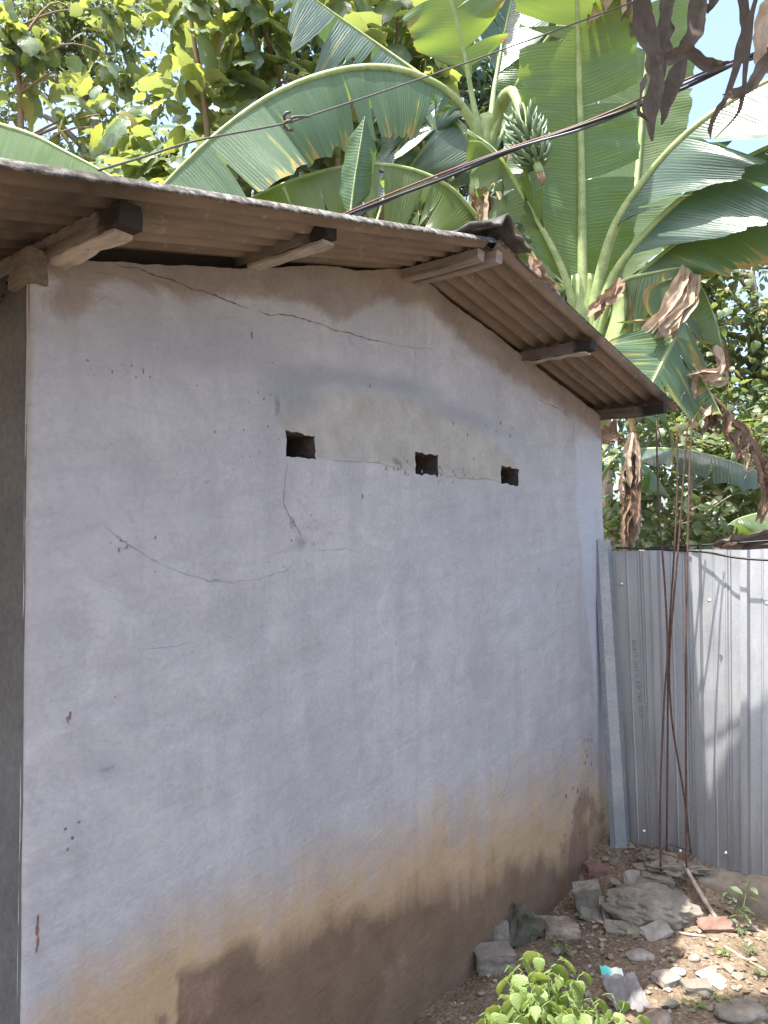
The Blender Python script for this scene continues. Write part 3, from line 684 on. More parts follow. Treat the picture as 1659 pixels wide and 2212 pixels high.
# pale limewash slats nailed along the undersides
purlin(0.058, 0.0, 0.27, 2.305, 2.317, 0.048, M['woodw'], 'batten', 0, 7)
purlin(0.662, 0.0, 0.30, 2.464, 2.475, 0.043, M['woodw'], 'batten', 0, 8)
purlin(2.322, 0.0, 0.31, 2.487, 2.496, 0.045, M['woodw'], 'batten', 0, 9)
# wall plate end showing at the near corner
V, Fc = boxgeo(H(0.008, -0.03, 2.288), NA, UA, Vector((0, 0, 1)), 0.045, 0.026, 0.042, 6, 4, 4, 0.008, 3.0, 0.04)
mk('wall_plate', V, Fc, M['darkwood'], house, attrs=dict(char_shade=[0.15] * len(V)), smooth=False)
# filler in the gap under both slopes, coloured near black for its shade
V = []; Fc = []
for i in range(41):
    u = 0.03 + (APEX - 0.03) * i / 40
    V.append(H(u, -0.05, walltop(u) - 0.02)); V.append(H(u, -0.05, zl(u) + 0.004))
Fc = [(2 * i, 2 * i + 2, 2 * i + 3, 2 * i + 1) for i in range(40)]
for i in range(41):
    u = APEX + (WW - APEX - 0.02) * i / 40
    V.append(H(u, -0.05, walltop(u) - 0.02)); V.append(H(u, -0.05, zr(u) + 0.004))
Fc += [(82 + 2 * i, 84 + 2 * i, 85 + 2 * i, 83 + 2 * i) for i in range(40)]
mk('gap_shade_filler', V, Fc, M['darkwood'], house, attrs=dict(char_shade=[1.2] * len(V)))
# ridge cap
prof = []
for t in range(-14, 15):
    s = t / 14; a = abs(s)
    u = APEX + 0.17 * s
    z = (zl(APEX) + 0.075 + 0.02 * math.cos(a * math.pi * 3.0) * (1 if a < .34 else 0)) - 0.235 * 0.17 * a * (0.9 if s < 0 else 0.75) * 1.2 - (0.02 if a > 0.34 else 0.0) * 1
    prof.append((u, z))
V = []; Fc = []; npf = len(prof); nl = 50
for lay in (0, 1):
    for i in range(nl + 1):
        n = 0.405 - 4.7 * (i / nl) ** 1.6
        for j, (u, z) in enumerate(prof):
            s = (j - 14) / 14
            wob = 0.010 * math.sin(n * 38 + 0.6) * (abs(s) ** 2) * (1 if s < 0 else .6) + 0.008 * fbm(n * 7, s * 3, 1.0, 3)
            V.append(H(u, n + 0.010 * fbm(s * 4, lay, 0.2, 2) * (i == 0), z + wob + lay * 0.012))
off = (nl + 1) * npf
for i in range(nl):
    for j in range(npf - 1):
        a = i * npf + j; q = (a, a + 1, a + npf + 1, a + npf); Fc.append(q); Fc.append(tuple(v + off for v in q[::-1]))
    for j in (0, npf - 1):
        a = i * npf + j; q = (a, a + npf, a + npf + off, a + off); Fc.append(q if j == 0 else q[::-1])
for j in range(npf - 1): Fc.append((j, j + off, j + 1 + off, j + 1))
mk('ridge_cap', V, Fc, M['cap'], house)

# ================================================================ FENCE
fence = thing('metal_fence', 'grey ribbed metal sheet fence joined to the right corner of the house', 'fence', FB0)
FT0, FT1 = P(1313, 1190, 4.22), P(1659, 1186, 3.86)
def fp(s, t, off=0.0):        # s metres along the foot, t 0..1 up
    Lb = (FB1 - FB0).length; k = s / Lb
    p = (FB0 + (FB1 - FB0) * k) * (1 - t) + (FT0 + (FT1 - FT0) * k) * t
    d = (FB1 - FB0).normalized(); nrm = Vector((d.y, -d.x, 0)).normalized()
    if nrm.dot(CAM - p) < 0: nrm = -nrm
    return p + nrm * off
prof1 = [(0.0, 0), (0.005, 0.024), (0.034, 0.024), (0.041, 0.0), (0.086, 0.0), (0.089, 0.0025), (0.094, 0.0025), (0.097, 0.0), (0.140, 0.0), (0.144, 0.006), (0.150, 0.006), (0.154, 0.001), (0.158, 0.006), (0.164, 0.006), (0.168, 0.0), (0.204, 0.0)]
def fsheet(s0, pitchrep, off=0.0, tilt=0.0, bulge=0.0):
    V = []; Fc = []; cols = []
    for r in range(pitchrep):
        for (a, o) in prof1: cols.append((s0 + 0.206 * r + a, o))
    nt_ = 24
    for (s, o) in cols:
        for j in range(nt_ + 1):
            t = j / nt_
            V.append(fp(s, t * 1.0 - 0.0, o + off + 0.006 * fbm(s * 3, t * 3, s0, 2) + tilt * t + 0.001) + Vector((0, 0, 0.004 * fbm(s * 6, 1, 2) if j in (0, nt_) else 0)))
    for i in range(len(cols) - 1):
        for j in range(nt_):
            a = i * (nt_ + 1) + j; Fc.append((a, a + nt_ + 1, a + nt_ + 2, a + 1))
    o = mk('fence_sheet', V, Fc, M['metal'], fence, smooth=False)
    sm = o.modifiers.new('thickness', 'SOLIDIFY'); sm.thickness = 0.0012; sm.offset = -1
    return o
s1 = fsheet(0.0, 2, 0.004); s2 = fsheet(0.39, 3, -0.004); s3 = fsheet(0.99, 3, 0.004); fsheet(1.6, 3, -0.004); fsheet(2.2, 3, 0.004)
# corner post (folded steel channel)
pt, pb = P(1285, 1166, 4.16), P(1322, 1832, 4.06)
qt, qb = P(1312, 1166, 4.12), P(1356, 1838, 4.02)
nf_ = Vector((-0.62, -0.78, 0)) * 0.02
V = [pb + nf_, qb + nf_, qt + nf_, pt + nf_, pb - nf_ * 3, qb - nf_ * 3, qt - nf_ * 3, pt - nf_ * 3]
mid = [(pb * 0.62 + qb * 0.38) + nf_ * 1.0, (pt * 0.62 + qt * 0.38) + nf_ * 1.0]
V = [pb - nf_, pb + nf_, mid[0] + nf_ * 0.2, qb + nf_ * 0.2, qb - nf_ * 2, pt - nf_, pt + nf_, mid[1] + nf_ * .2, qt + nf_ * 0.2, qt - nf_ * 2]
o = mk('corner_post', V, [(i, i + 1, i + 6, i + 5) for i in range(4)], M['post'], fence, smooth=False)
o.modifiers.new('thickness', 'SOLIDIFY').thickness = 0.003
def screw(x, y, sheet, d=4.0):
    # on the fence plane under that pixel
    best = None
    n = (FB1 - FB0).cross(FT0 - FB0).normalized(); r = ray(x, y); t = n.dot(FB0 - CAM) / n.dot(r); p = CAM + r * t
    q = -n if n.dot(CAM - p) < 0 else n
    V, Fc = tube_geo([p, p + q * 0.006, p + q * 0.0062, p + q * 0.014], [0.009, 0.009, 0.005, 0.004], 8)
    mk('screw', V, Fc, M['screw'], sheet)
for (x, y, sh) in ((1533, 1297, s2), (1657, 1304, s3), (1568, 1842, s2), (1343, 1261, s1), (1392, 1795, s1), (1313, 1382, s1), (1470, 1838, s2)): screw(x, y, sh)
# printing down the first sheet
fc = bpy.data.curves.new('print', 'FONT'); fc.body = 'BUKIT DECK BD 760 GLA'; fc.size = 0.034; fc.space_character = 1.25; fc.space_word = 1.4; fc.extrude = 0.0
fo = bpy.data.objects.new('print_text', fc); COL.objects.link(fo)
dg = bpy.context.evaluated_depsgraph_get(); me = bpy.data.meshes.new_from_object(fo.evaluated_get(dg)); bpy.data.objects.remove(fo)
wdt = max(v.co.x for v in me.vertices)
sA = 0.075
n = (FB1 - FB0).cross(FT0 - FB0).normalized()
def onf(x, y):
    r = ray(x, y); return CAM + r * (n.dot(FB0 - CAM) / n.dot(r))
q = -n if n.dot(CAM - FB0) < 0 else n
ta, tb = onf(1366, 1382), onf(1383, 1550); dn = (tb - ta); sc_ = dn.length / wdt; dn.normalize(); sd = q.cross(dn)
if sd.dot(rt) < 0: sd = -sd
for v in me.vertices:
    a, b_ = v.co.x * sc_, v.co.y
    v.co = (ta + dn * a + sd * (b_ * 0.9 if True else 0)) + q * 0.0065 - FB0
me.materials.append(M['ink']); to = bpy.data.objects.new('printed_lettering', me); link(to, s1); to.location = FB0 - origin(s1)

# footing that carries the fence
cpts = []
V = []; Fc = []
for i in range(61):
    s = -0.02 + 2.9 * i / 60
    Lb = (FB1 - FB0).length; kk = s / Lb; f0 = FB0 + (FB1 - FB0) * kk
    d = (FB1 - FB0).normalized(); nr = Vector((d.y, -d.x, 0))
    if nr.dot(CAM - f0) < 0: nr = -nr
    wd = 0.15 + 0.015 * fbm(s * 4, 0, 0); top = f0.z - 0.004 + 0.008 * fbm(s * 8, 0, 3)
    for (a, z) in ((-0.1, -0.12), (-0.1, top), (0.02, top), (wd * 0.5, top - 0.004 + 0.006 * fbm(s * 11, 1, 0)), (wd - 0.012, top - 0.012), (wd, top - 0.03), (wd + 0.004, top - 0.08), (wd + 0.012, -0.12)):
        jn = 0.007 * fbm(s * 13, a * 40, z * 9, 3)
        pp = f0 + nr * (a + jn); pp.z = z + jn * 0.5; V.append(pp)
for i in range(60):
    for j in range(7):
        a = i * 8 + j; Fc.append((a, a + 8, a + 9, a + 1))
ft = mk('concrete_footing', V, Fc, M['concrete'], base=FB0); tag(ft, 'rough concrete footing running under the metal fence', 'footing')

# ================================================================ REBAR
rb = thing('rebar_starter', 'bundle of four tall rusty steel bars standing before the metal fence', 'rebar', P(1455, 1860, 3.78))
def bar(pts, r=0.0047):
    return tube('steel_bar', catmull([P(*p) for p in pts], 40), r, M['rebar'], rb, 7)
bar([(1427, 1880, 3.70), (1427, 1700, 3.72), (1436, 1500, 3.74), (1442, 1400, 3.75), (1436, 1260, 3.78), (1424, 1100, 3.80), (1417, 908, 3.83)])
bar([(1440, 1850, 3.84), (1442, 1650, 3.84), (1443, 1450, 3.84), (1445, 1380, 3.84), (1456, 1200, 3.85), (1463, 1050, 3.86), (1463, 914, 3.86)])
bar([(1483, 1875, 3.66), (1482, 1700, 3.68), (1482, 1450, 3.71), (1484, 1250, 3.74), (1490, 1000, 3.78), (1497, 905, 3.8)])
bar([(1493, 1846, 3.80), (1478, 1720, 3.80), (1452, 1560, 3.80), (1446, 1430, 3.80), (1455, 1300, 3.80), (1468, 1150, 3.8), (1479, 1000, 3.8), (1485, 912, 3.8)])
st = [P(1427, 1842, 3.70), P(1441, 1822, 3.83), P(1494, 1840, 3.80), P(1483, 1858, 3.67), P(1427, 1842, 3.70)]
tube('stirrup', [a.lerp(b_, t / 6) for a, b_ in zip(st[:-1], st[1:]) for t in range(6)] + [st[-1]], 0.003, M['rebar'], rb, 6)

# ================================================================ VEGETATION helpers
def banana_leaf(parent, ctrl, hw, droop=(0.6, 0.6), bend=0.5, ref=(0, 0, 1), t0=0.22, mat='bananaD', dry=0.0, tears=5, seed=0, rad=0.03, blade=True, ribmat='rib', slant=0.35, sides=(1, 1), edge_dry=0.0, dryside=None, ws=(1, 1)):
    rs = random.Random(seed * 31 + 5)
    N = 72; pts = catmull([P(*c) for c in ctrl], N); REF = Vector(ref).normalized()
    arc = [0.0]
    for i in range(1, N): arc.append(arc[-1] + (pts[i] - pts[i - 1]).length)
    T = [(pts[min(i + 1, N - 1)] - pts[max(i - 1, 0)]).normalized() for i in range(N)]
    base = pts[0]
    lf = None
    if blade:
        V = []; Fc = []; UV = []; D = []
        i0 = int(t0 * N); Mv = 7
        def prof(s): return min(1, (s / 0.16 + 0.02)) ** 0.6 * min(1, (1 - s) / 0.32 + 0.01) ** 0.62
        for si, sg in enumerate((-1, 1)):
            if not sides[si]: continue
            cuts = sorted({i0, N - 1} | {rs.randint(i0 + 3, N - 3) for _ in range(tears)})
            for a, b_ in zip(cuts[:-1], cuts[1:]):
                if b_ - a < 2: continue
                da = rs.gauss(0, 0.2); dfrac = rs.uniform(0.92, 1.04); gapw = rs.uniform(0.01, 0.10)
                b0 = len(V); cnt = b_ - a + 1
                for i in range(a, b_ + 1):
                    s = (i - i0) / (N - 1 - i0); wdt = hw * prof(s) * dfrac * ws[si]
                    Tn = T[i]; S = Tn.cross(REF)
                    if S.length < 0.15: S = Tn.cross(Vector((0.3, 0.9, 0.3)))
                    S.normalize(); Nn = S.cross(Tn).normalized()
                    loc = (i - a) / max(1, b_ - a)
                    p = pts[i].copy()
                    for j in range(Mv):
                        v = j / (Mv - 1)
                        ang = droop[si] + bend * v + da * v + 0.10 * fbm(arc[i] * 3, v * 1.5, seed + sg * 7, 2)
                        dirv = (S * sg * math.cos(ang) - Nn * math.sin(ang) + Tn * slant * (1 if s < .8 else (1 - s) * 5)).normalized()
                        if j: p = p + dirv * (wdt / (Mv - 1))
                        sh = (0.5 - loc) * gapw * v * v * 2 if cnt > 2 else 0
                        e = 0.045 * fbm(arc[i] * 14, seed, sg, 4) * v ** 4 * hw * 2
                        wob = Nn * (0.012 * math.sin(arc[i] * 26 + seed + 4 * v) * v)
                        V.append(p + Tn * sh + dirv * e + wob); UV.append((arc[i], sg * v))
                        dd = dry
                        if edge_dry: dd = max(dd, edge_dry * max(0, (v - 0.72) / 0.28) + 0.03)
                        if dryside is not None: dd = dd if si == dryside else dd * 0.15
                        if edge_dry and s > 0.85: dd = max(dd, edge_dry * (s - 0.85) * 5)
                        D.append(dd)
                for i in range(cnt - 1):
                    for j in range(Mv - 1):
                        x = b0 + i * Mv + j; q = (x, x + Mv, x + Mv + 1, x + 1); Fc.append(q if sg > 0 else q[::-1])
        lf = mk('leaf', V, Fc, M[mat], parent, UV, dict(dry=D), base=base)
    rr = [rad * (1 - 0.88 * (i / (N - 1)) ** 0.75) for i in range(N)]
    down = [p - REF * (r * 0.6) for p, r in zip(pts, rr)]
    Vt, Ft = tube_geo(down[::2] + [down[-1]], rr[::2] + [rr[-1]], 8)
    mk('midrib' if blade else 'leaf_stalk', Vt, Ft, M[ribmat], lf if blade else parent, base=base)
    return lf
def strip(name, parent, ctrl, wid, mat='dead', twist=1.5, curl=0.8, seed=0, px_=True, tatter=0.3, tw0=0.0, fold=0.5):
    rs = random.Random(seed); N = 44; K = 7; fc_ = rs.uniform(-0.5, 0.5)
    pts = catmull([P(*c) if px_ else Vector(c) for c in ctrl], N); V = []; UV = []; Fc = []
    for i in range(N):
        t = (pts[min(i + 1, N - 1)] - pts[max(i - 1, 0)]).normalized()
        a = t.cross(Vector((0.2, 1, 0.1)));
        if a.length < .05: a = t.cross(Vector((1, 0, 0)))
        a.normalize(); b_ = t.cross(a)
        th = tw0 + twist * (i / N) + 0.5 * fbm(i * 0.11, seed, 0, 2)
        e = a * math.cos(th) + b_ * math.sin(th); f = -a * math.sin(th) + b_ * math.cos(th)
        s = i / (N - 1); ww = wid * min(1, s * 6 + 0.35) * min(1, (1 - s) * 5 + 0.15) * (1 + tatter * 1.6 * fbm(i * 0.12, seed, 4, 2))
        for j in range(K):
            v = j / (K - 1) * 2 - 1
            ed = (abs(v) > 0.6) * tatter * (fbm(i * 0.09, v * 2, seed + 5, 2) * 1.6 + 0.18 * fbm(i * 0.8, v * 3, seed + 9, 2) * (abs(v) > .9))
            lift = abs(v - fc_) * fold * 0.8 + curl * 0.35 * v * v + 0.10 * fbm(i * 0.3, v * 2.5, seed, 3)
            V.append(pts[i] + e * (ww * 0.5 * (v * (1 - 0.25 * abs(fold)) + ed * v)) + f * (ww * 0.5 * lift) + t * (ww * 0.25 * fbm(i * .5, v * 4, seed + 2, 2) * (s > .85)))
            UV.append((s * 4, v))
    for i in range(N - 1):
        for j in range(K - 1):
            x = i * K + j; Fc.append((x, x + K, x + K + 1, x + 1))
    return mk(name, V, Fc, M[mat], parent, UV, base=pts[0])
def pseudostem(parent, pts, r0_, r1_, name='stem'):
    q = catmull(pts, 24); rr = [(r0_ + (r1_ - r0_) * i / 23) * (1 + 0.05 * fbm(i * 0.5, r0_ * 90, 0)) for i in range(24)]
    return tube(name, q, rr, M['stem'], parent, 14, base=q[0])

# ---- simple leaves
def leaf_template(kind):
    if kind == 'heart': prof = [(0.0, 0.02), (0.02, 0.26), (0.18, 0.42), (0.40, 0.40), (0.65, 0.25), (0.85, 0.10), (1.0, 0.0)]
    elif kind == 'broad': prof = [(0.0, 0.02), (0.08, 0.20), (0.26, 0.36), (0.48, 0.40), (0.70, 0.31), (0.88, 0.13), (1.0, 0.0)]
    elif kind == 'oval': prof = [(0.0, 0.01), (0.3, 0.22), (0.65, 0.2), (1.0, 0.0)]
    else: prof = [(0.0, 0.01), (0.35, 0.3), (0.75, 0.2), (1.0, 0.0)]
    V = []; UV = []; Fc = []
    big = len(prof) > 5
    if big:
        tt = [0, .03, .08, .15, .24, .34, .45, .56, .67, .78, .88, .95, 1.0]; X = [p[0] for p in prof]; Y = [p[1] for p in prof]
        sm = [sum(np.interp(min(1, max(0, t + e)), X, Y) for e in (-.03, 0, .03)) / 3 for t in tt]; sm[0] = 0.02; sm[-1] = 0.0
        prof = [(t, w_ * (1 + 0.09 * math.sin(i * 2.9 + 1))) for i, (t, w_) in enumerate(zip(tt, sm))]
    for k, (t, wd) in enumerate(prof):
        dz = -0.24 * t * t
        wav = 0.035 * math.sin(k * 2.4) if big else 0
        V.append((0, t, dz)); UV.append((0, t))
        if big:
            V.append((-wd * 0.55, t - 0.02, dz + 0.07 * wd)); UV.append((-wd * .55, t)); V.append((wd * 0.55, t - 0.02, dz + 0.07 * wd)); UV.append((wd * .55, t))
            V.append((-wd, t - (0.05 if k in (1, 2) else 0.02), dz - 0.10 * wd + wav)); UV.append((-wd, t)); V.append((wd, t - (0.05 if k in (1, 2) else 0.02), dz - 0.10 * wd - wav)); UV.append((wd, t))
        else:
            V.append((-wd, t, dz + 0.25 * wd)); UV.append((-wd, t)); V.append((wd, t, dz + 0.25 * wd)); UV.append((wd, t))
    m = 5 if big else 3
    for k in range(len(prof) - 1):
        a = k * m; b_ = a + m
        if big: Fc += [(a, a + 2, b_ + 2, b_), (a + 2, a + 4, b_ + 4, b_ + 2), (a, b_, b_ + 1, a + 1), (a + 1, b_ + 1, b_ + 3, a + 3)]
        else: Fc += [(a, a + 2, b_ + 2, b_), (a, b_, b_ + 1, a + 1)]
    return np.array(V), Fc, np.array(UV)
TPL = {k: leaf_template(k) for k in ('heart', 'broad', 'oval', 'ovate')}
LEAFMESH = {}
def leaf_mesh(kind, mat):
    key = (kind, mat)
    if key not in LEAFMESH:
        V, Fc, UV = TPL[kind]; me = bpy.data.meshes.new('leaf_' + kind); me.from_pydata(V.tolist(), [], Fc)
        lay = me.uv_layers.new(name='UVMap'); li = [l.vertex_index for l in me.loops]
        for k, vi in enumerate(li): lay.data[k].uv = UV[vi]
        me.polygons.foreach_set('use_smooth', [True] * len(me.polygons)); me.materials.append(M[mat]); LEAFMESH[key] = me
    return LEAFMESH[key]
def orient(d, nrm):
    y = Vector(d).normalized(); z = Vector(nrm); z = z - y * z.dot(y)
    if z.length < 1e-3: z = y.orthogonal()
    z.normalize(); x = y.cross(z)
    return Matrix((x, y, z)).transposed()
def foliage(parent, leaves, kind, mat, nmax=300, name='leaf'):
    """leaves: (pos, dir, normal, size). The nmax that show largest become parts, the rest one mass."""
    def score(l):
        q = l[0] - CAM; d = q.dot(fw)
        if d < 0.3: return 0
        x = CX + F * q.dot(rt) / d; y = CY - F * q.dot(up) / d
        return l[3] / d * (1 if (-40 < x < 1700 and -40 < y < 2250) else 0.05)
    leaves = sorted(leaves, key=score, reverse=True)
    po = origin(parent); me = leaf_mesh(kind, mat)
    for (p, d, nn, s) in leaves[:nmax]:
        o = bpy.data.objects.new(name, me); COL.objects.link(o); o.parent = parent
        o.matrix_basis = Matrix.Translation(p - po) @ (orient(d, nn) * s).to_4x4()
    rest = leaves[nmax:]
    if rest:
        V, Fc, UV = TPL[kind]; R = np.array([np.array(orient(d, nn)) * s for (p, d, nn, s) in rest]); Pp = np.array([tuple(p) for (p, _, _, _) in rest])
        VV = np.einsum('kij,vj->kvi', R, V) + Pp[:, None, :]
        nv = len(V); allF = [tuple(i + k * nv for i in f) for k in range(len(rest)) for f in Fc]
        rn = np.repeat(rng.random(len(rest)), nv)
        o = mk('foliage', VV.reshape(-1, 3), allF, M[mat], parent, np.tile(UV, (len(rest), 1)), dict(rnd=rn)); o['kind'] = 'stuff'
def rdir(s=1.0): return Vector((random.gauss(0, s), random.gauss(0, s), random.gauss(0, s)))
def leafy_branch(p0, p1, n, size, leaves, droop=0.5, spread=0.35):
    for i in range(n):
        t = random.random() ** 0.7; p = p0.lerp(p1, t) + rdir(spread * 0.3)
        d = (p1 - p0).normalized() * 0.5 + Vector((random.gauss(0, .8), random.gauss(0, .8), random.gauss(-droop, .4)))
        nn = Vector((random.gauss(0, .45), random.gauss(-0.15, .45), 1)); s = size * random.uniform(0.6, 1.3)
        leaves.append((p, d, nn, s))
def grow_tree(name, label, cat, base, trunk, r0_, clumps, kind, mat, size, per, nmax=300, group=None, twigs=True, bark='bark'):
    """trunk: list of world points; clumps: list of (centre, radius)"""
    t = thing(name, label, cat, base, group)
    q = catmull(trunk, 20); tube('trunk', q, [r0_ * (1 - 0.7 * i / 19) * (1 + .08 * fbm(i * .4, r0_ * 50, 0)) for i in range(20)], M[bark], t, 10)
    leaves = []
    for ci, (c, r) in enumerate(clumps):
        k = min(range(4, 20), key=lambda i: (q[i] - c).length + 0.4 * max(0, q[i].z - c.z + .3) * 2)
        if twigs:
            mid_ = q[k].lerp(c, 0.5) + rdir(0.08) + Vector((0, 0, 0.12 * (q[k] - c).length))
            bp = catmull([q[k], mid_, c], 10); tube('branch', bp, [max(0.006, r0_ * 0.34 * (1 - 0.75 * i / 9)) for i in range(10)], M[bark], t, 6)
        n = int(per * r * r)
        ntw = max(3, int(4 + 3 * r))
        tw = []
        for _ in range(ntw):
            e = c + rdir(0.62).normalized() * r * random.uniform(0.55, 1.1); tw.append(e)
            if twigs and r > 0.3:
                tube('twig', [c, c.lerp(e, .5) + rdir(0.04), e], [0.008, 0.006, 0.003], M['twig'], t, 5)
        for _ in range(n):
            e = random.choice(tw); p = c.lerp(e, random.uniform(0.2, 1.1)) + rdir(0.16 * r + 0.03)
            d = (p - c).normalized() * 0.6 + Vector((random.gauss(0, .7), random.gauss(0, .7), random.gauss(-0.5, .4)))
            nn = Vector((random.gauss(0, .55), random.gauss(-.2, .55), 1)); leaves.append((p, d, nn, size * random.uniform(0.6, 1.35)))
    foliage(t, leaves, kind, mat, nmax)
    return t

# ================================================================ BANANA PLANT behind the ridge
bA = thing('banana_plant', 'tall banana plant behind the roof ridge carrying a green fruit bunch', 'banana plant', P(1045, 1450, 6.0), 'banana plants around the house')
pA = [P(1045, 1560, 6.0), P(1043, 1000, 6.0), P(1042, 620, 6.0), P(1042, 450, 6.0), P(1048, 330, 6.0), P(1055, 255, 6.0)]
pA[0].z = -0.05
pseudostem(bA, pA, 0.15, 0.085)
banana_leaf(bA, [(1044, 330, 5.96), (1024, 265, 5.92), (965, 192, 5.8), (860, 146, 5.6), (740, 147, 5.4), (600, 195, 5.2), (470, 285, 5.05), (350, 402, 4.95), (300, 480, 4.9)], 0.56, (1.35, 0.25), 0.15, t0=0.17, mat='bananaD', tears=10, seed=1, edge_dry=0.35, slant=0.1, rad=0.05, ws=(1, .6))
banana_leaf(bA, [(1040, 310, 6.12), (1005, 235, 6.25), (935, 178, 6.35), (850, 118, 6.4), (760, 55, 6.35), (676, -5, 6.3), (560, -90, 6.2)], 0.58, (1.35, 0.2), 0.15, t0=0.14, mat='bananaB', tears=12, seed=2, edge_dry=0.15, slant=0.0, ws=(1, .5))
banana_leaf(bA, [(1050, 420, 6.25), (1038, 350, 6.3), (995, 270, 6.35), (935, 212, 6.4), (865, 172, 6.5), (790, 150, 6.6), (700, 160, 6.7)], 0.62, (1.35, 0.2), 0.1, t0=0.10, mat='bananaB', tears=13, seed=3, edge_dry=0.2, slant=-0.1, ws=(1, .5))
banana_leaf(bA, [(1075, 560, 5.95), (1035, 475, 5.85), (965, 398, 5.72), (865, 358, 5.6), (760, 356, 5.5), (650, 381, 5.4), (545, 425, 5.35), (505, 455, 5.3)], 0.50, (1.4, 0.25), 0.1, t0=0.05, mat='bananaL', tears=14, seed=4, slant=0.1, ws=(1, .5))
banana_leaf(bA, [(1046, 320, 5.98), (1022, 220, 5.96), (1005, 125, 5.9), (985, 40, 5.8), (955, -60, 5.7), (915, -170, 5.5)], 0.42, (-0.25, -0.25), 0.2, ref=(0.15, 1, 0.35), t0=0.30, mat='bananaL', tears=3, seed=5, edge_dry=0.35)
banana_leaf(bA, [(1056, 300, 6.03), (1066, 200, 6.1), (1082, 105, 6.2), (1105, 0, 6.3), (1130, -110, 6.3)], 0.40, (0.3, 0.3), 0.4, ref=(0, 0.8, 0.5), t0=0.34, mat='bananaB', tears=4, seed=6)
banana_leaf(bA, [(1058, 310, 5.95), (1088, 235, 5.85), (1135, 150, 5.7), (1200, 60, 5.5), (1270, -10, 5.3), (1340, -40, 5.1), (1420, -20, 5.0)], 0.36, (0.9, 0.95), 0.5, t0=0.45, mat='bananaL', tears=5, seed=7, dry=0.62, edge_dry=0.9)
banana_leaf(bA, [(1062, 330, 6.05), (1100, 260, 6.2), (1150, 200, 6.4), (1180, 130, 6.6), (1190, 30, 6.8), (1180, -80, 6.9)], 0.38, (0.2, 0.4), 0.3, ref=(0, 0.9, 0.4), t0=0.3, mat='bananaD', tears=3, seed=8)
banana_leaf(bA, [(1050, 430, 5.95), (1068, 395, 5.85), (1085, 390, 5.8), (1120, 425, 5.75), (1160, 480, 5.7), (1200, 560, 5.65)], 0.22, (0.6, 0.6), 0.4, t0=0.2, mat='bananaB', tears=4, seed=9)
# rolled young leaf rising in front
banana_leaf(bA, [(752, 560, 5.1), (757, 470, 5.15), (766, 390, 5.15), (778, 315, 5.15), (788, 252, 5.15)], 0.19, (-0.35, -0.35), -0.8, ref=(0.1, 1, 0.2), t0=0.25, mat='bananaD', tears=0, seed=10, rad=0.012)
banana_leaf(bA, [(800, 520, 6.4), (828, 430, 6.5), (850, 350, 6.5), (872, 290, 6.5), (890, 230, 6.5)], 0.26, (0.2, 0.2), 0.3, ref=(0, -0.8, 0.5), t0=0.2, mat='bananaB', tears=4, seed=11, rad=0.015)
# withered sheaths on the stem
for k, (c, wd) in enumerate((([(1010, 500, 5.86), (1012, 470, 5.86), (1018, 445, 5.86), (1030, 452, 5.84)], 0.09), ([(1040, 500, 5.84), (1042, 450, 5.84), (1036, 405, 5.86), (1022, 398, 5.82)], 0.10), ([(1022, 490, 5.86), (1026, 440, 5.85), (1030, 400, 5.86)], 0.10), ([(1058, 470, 5.88), (1062, 420, 5.88), (1075, 370, 5.86), (1080, 340, 5.86)], 0.04))):
    strip('withered_sheath', bA, c, wd, 'deadpale' if k < 2 else 'dead', 0.6, 0.9, 40 + k)
# fruit
bun = catmull([P(1068, 290, 5.98), P(1082, 222, 5.8), P(1104, 198, 5.55), P(1122, 228, 5.35), P(1136, 285, 5.22), P(1150, 330, 5.16), P(1168, 376, 5.12)], 26)
bs = tube('bunch_stalk', bun, [0.045 - 0.016 * i / 25 for i in range(26)], M['stem'], bA, 10, base=bun[0])
def one_banana():
    q = [Vector((0, 0, 0)), Vector((0.035, 0, 0.002)), Vector((0.075, 0, 0.02)), Vector((0.11, 0, 0.05)), Vector((0.135, 0, 0.09)), Vector((0.143, 0, 0.115)), Vector((0.146, 0, 0.128))]
    V, Fc = tube_geo(q, [0.007, 0.012, 0.0185, 0.0195, 0.015, 0.006, 0.004], 6)
    me = bpy.data.meshes.new('banana_fruit'); me.from_pydata([tuple(v) for v in V], [], Fc); me.materials.append(M['fruit'])
    me.polygons.foreach_set('use_smooth', [True] * len(me.polygons)); return me
bme = one_banana()
for hand, (ii, cnt, sc1) in enumerate(((16, 12, 0.8), (18, 13, 0.88), (20, 13, 0.9), (22, 12, 0.85), (23, 10, 0.75))):
    c = bun[ii]; ax = (bun[ii + 1] - bun[ii - 1]).normalized(); a = ax.orthogonal().normalized(); b_ = ax.cross(a)
    for j in range(cnt):
        th = 2 * math.pi * (j + 0.5 * (hand % 2)) / cnt + random.gauss(0, .06)
        rad = a * math.cos(th) + b_ * math.sin(th); zz = (-ax * 1.0); zz = (zz - rad * zz.dot(rad)).normalized(); yy = zz.cross(rad)
        R = Matrix((rad, yy, zz)).transposed() * (sc1 * random.uniform(0.9, 1.08))
        o = bpy.data.objects.new('banana', bme); COL.objects.link(o); o.parent = bs
        o.matrix_basis = Matrix.Translation(c + rad * 0.02 - origin(bs)) @ R.to_4x4()
tube('bunch_tip', [bun[-1], P(1172, 390, 5.12), P(1171, 402, 5.12)], [0.03, 0.026, 0.006], M['dead'], bA, 8)

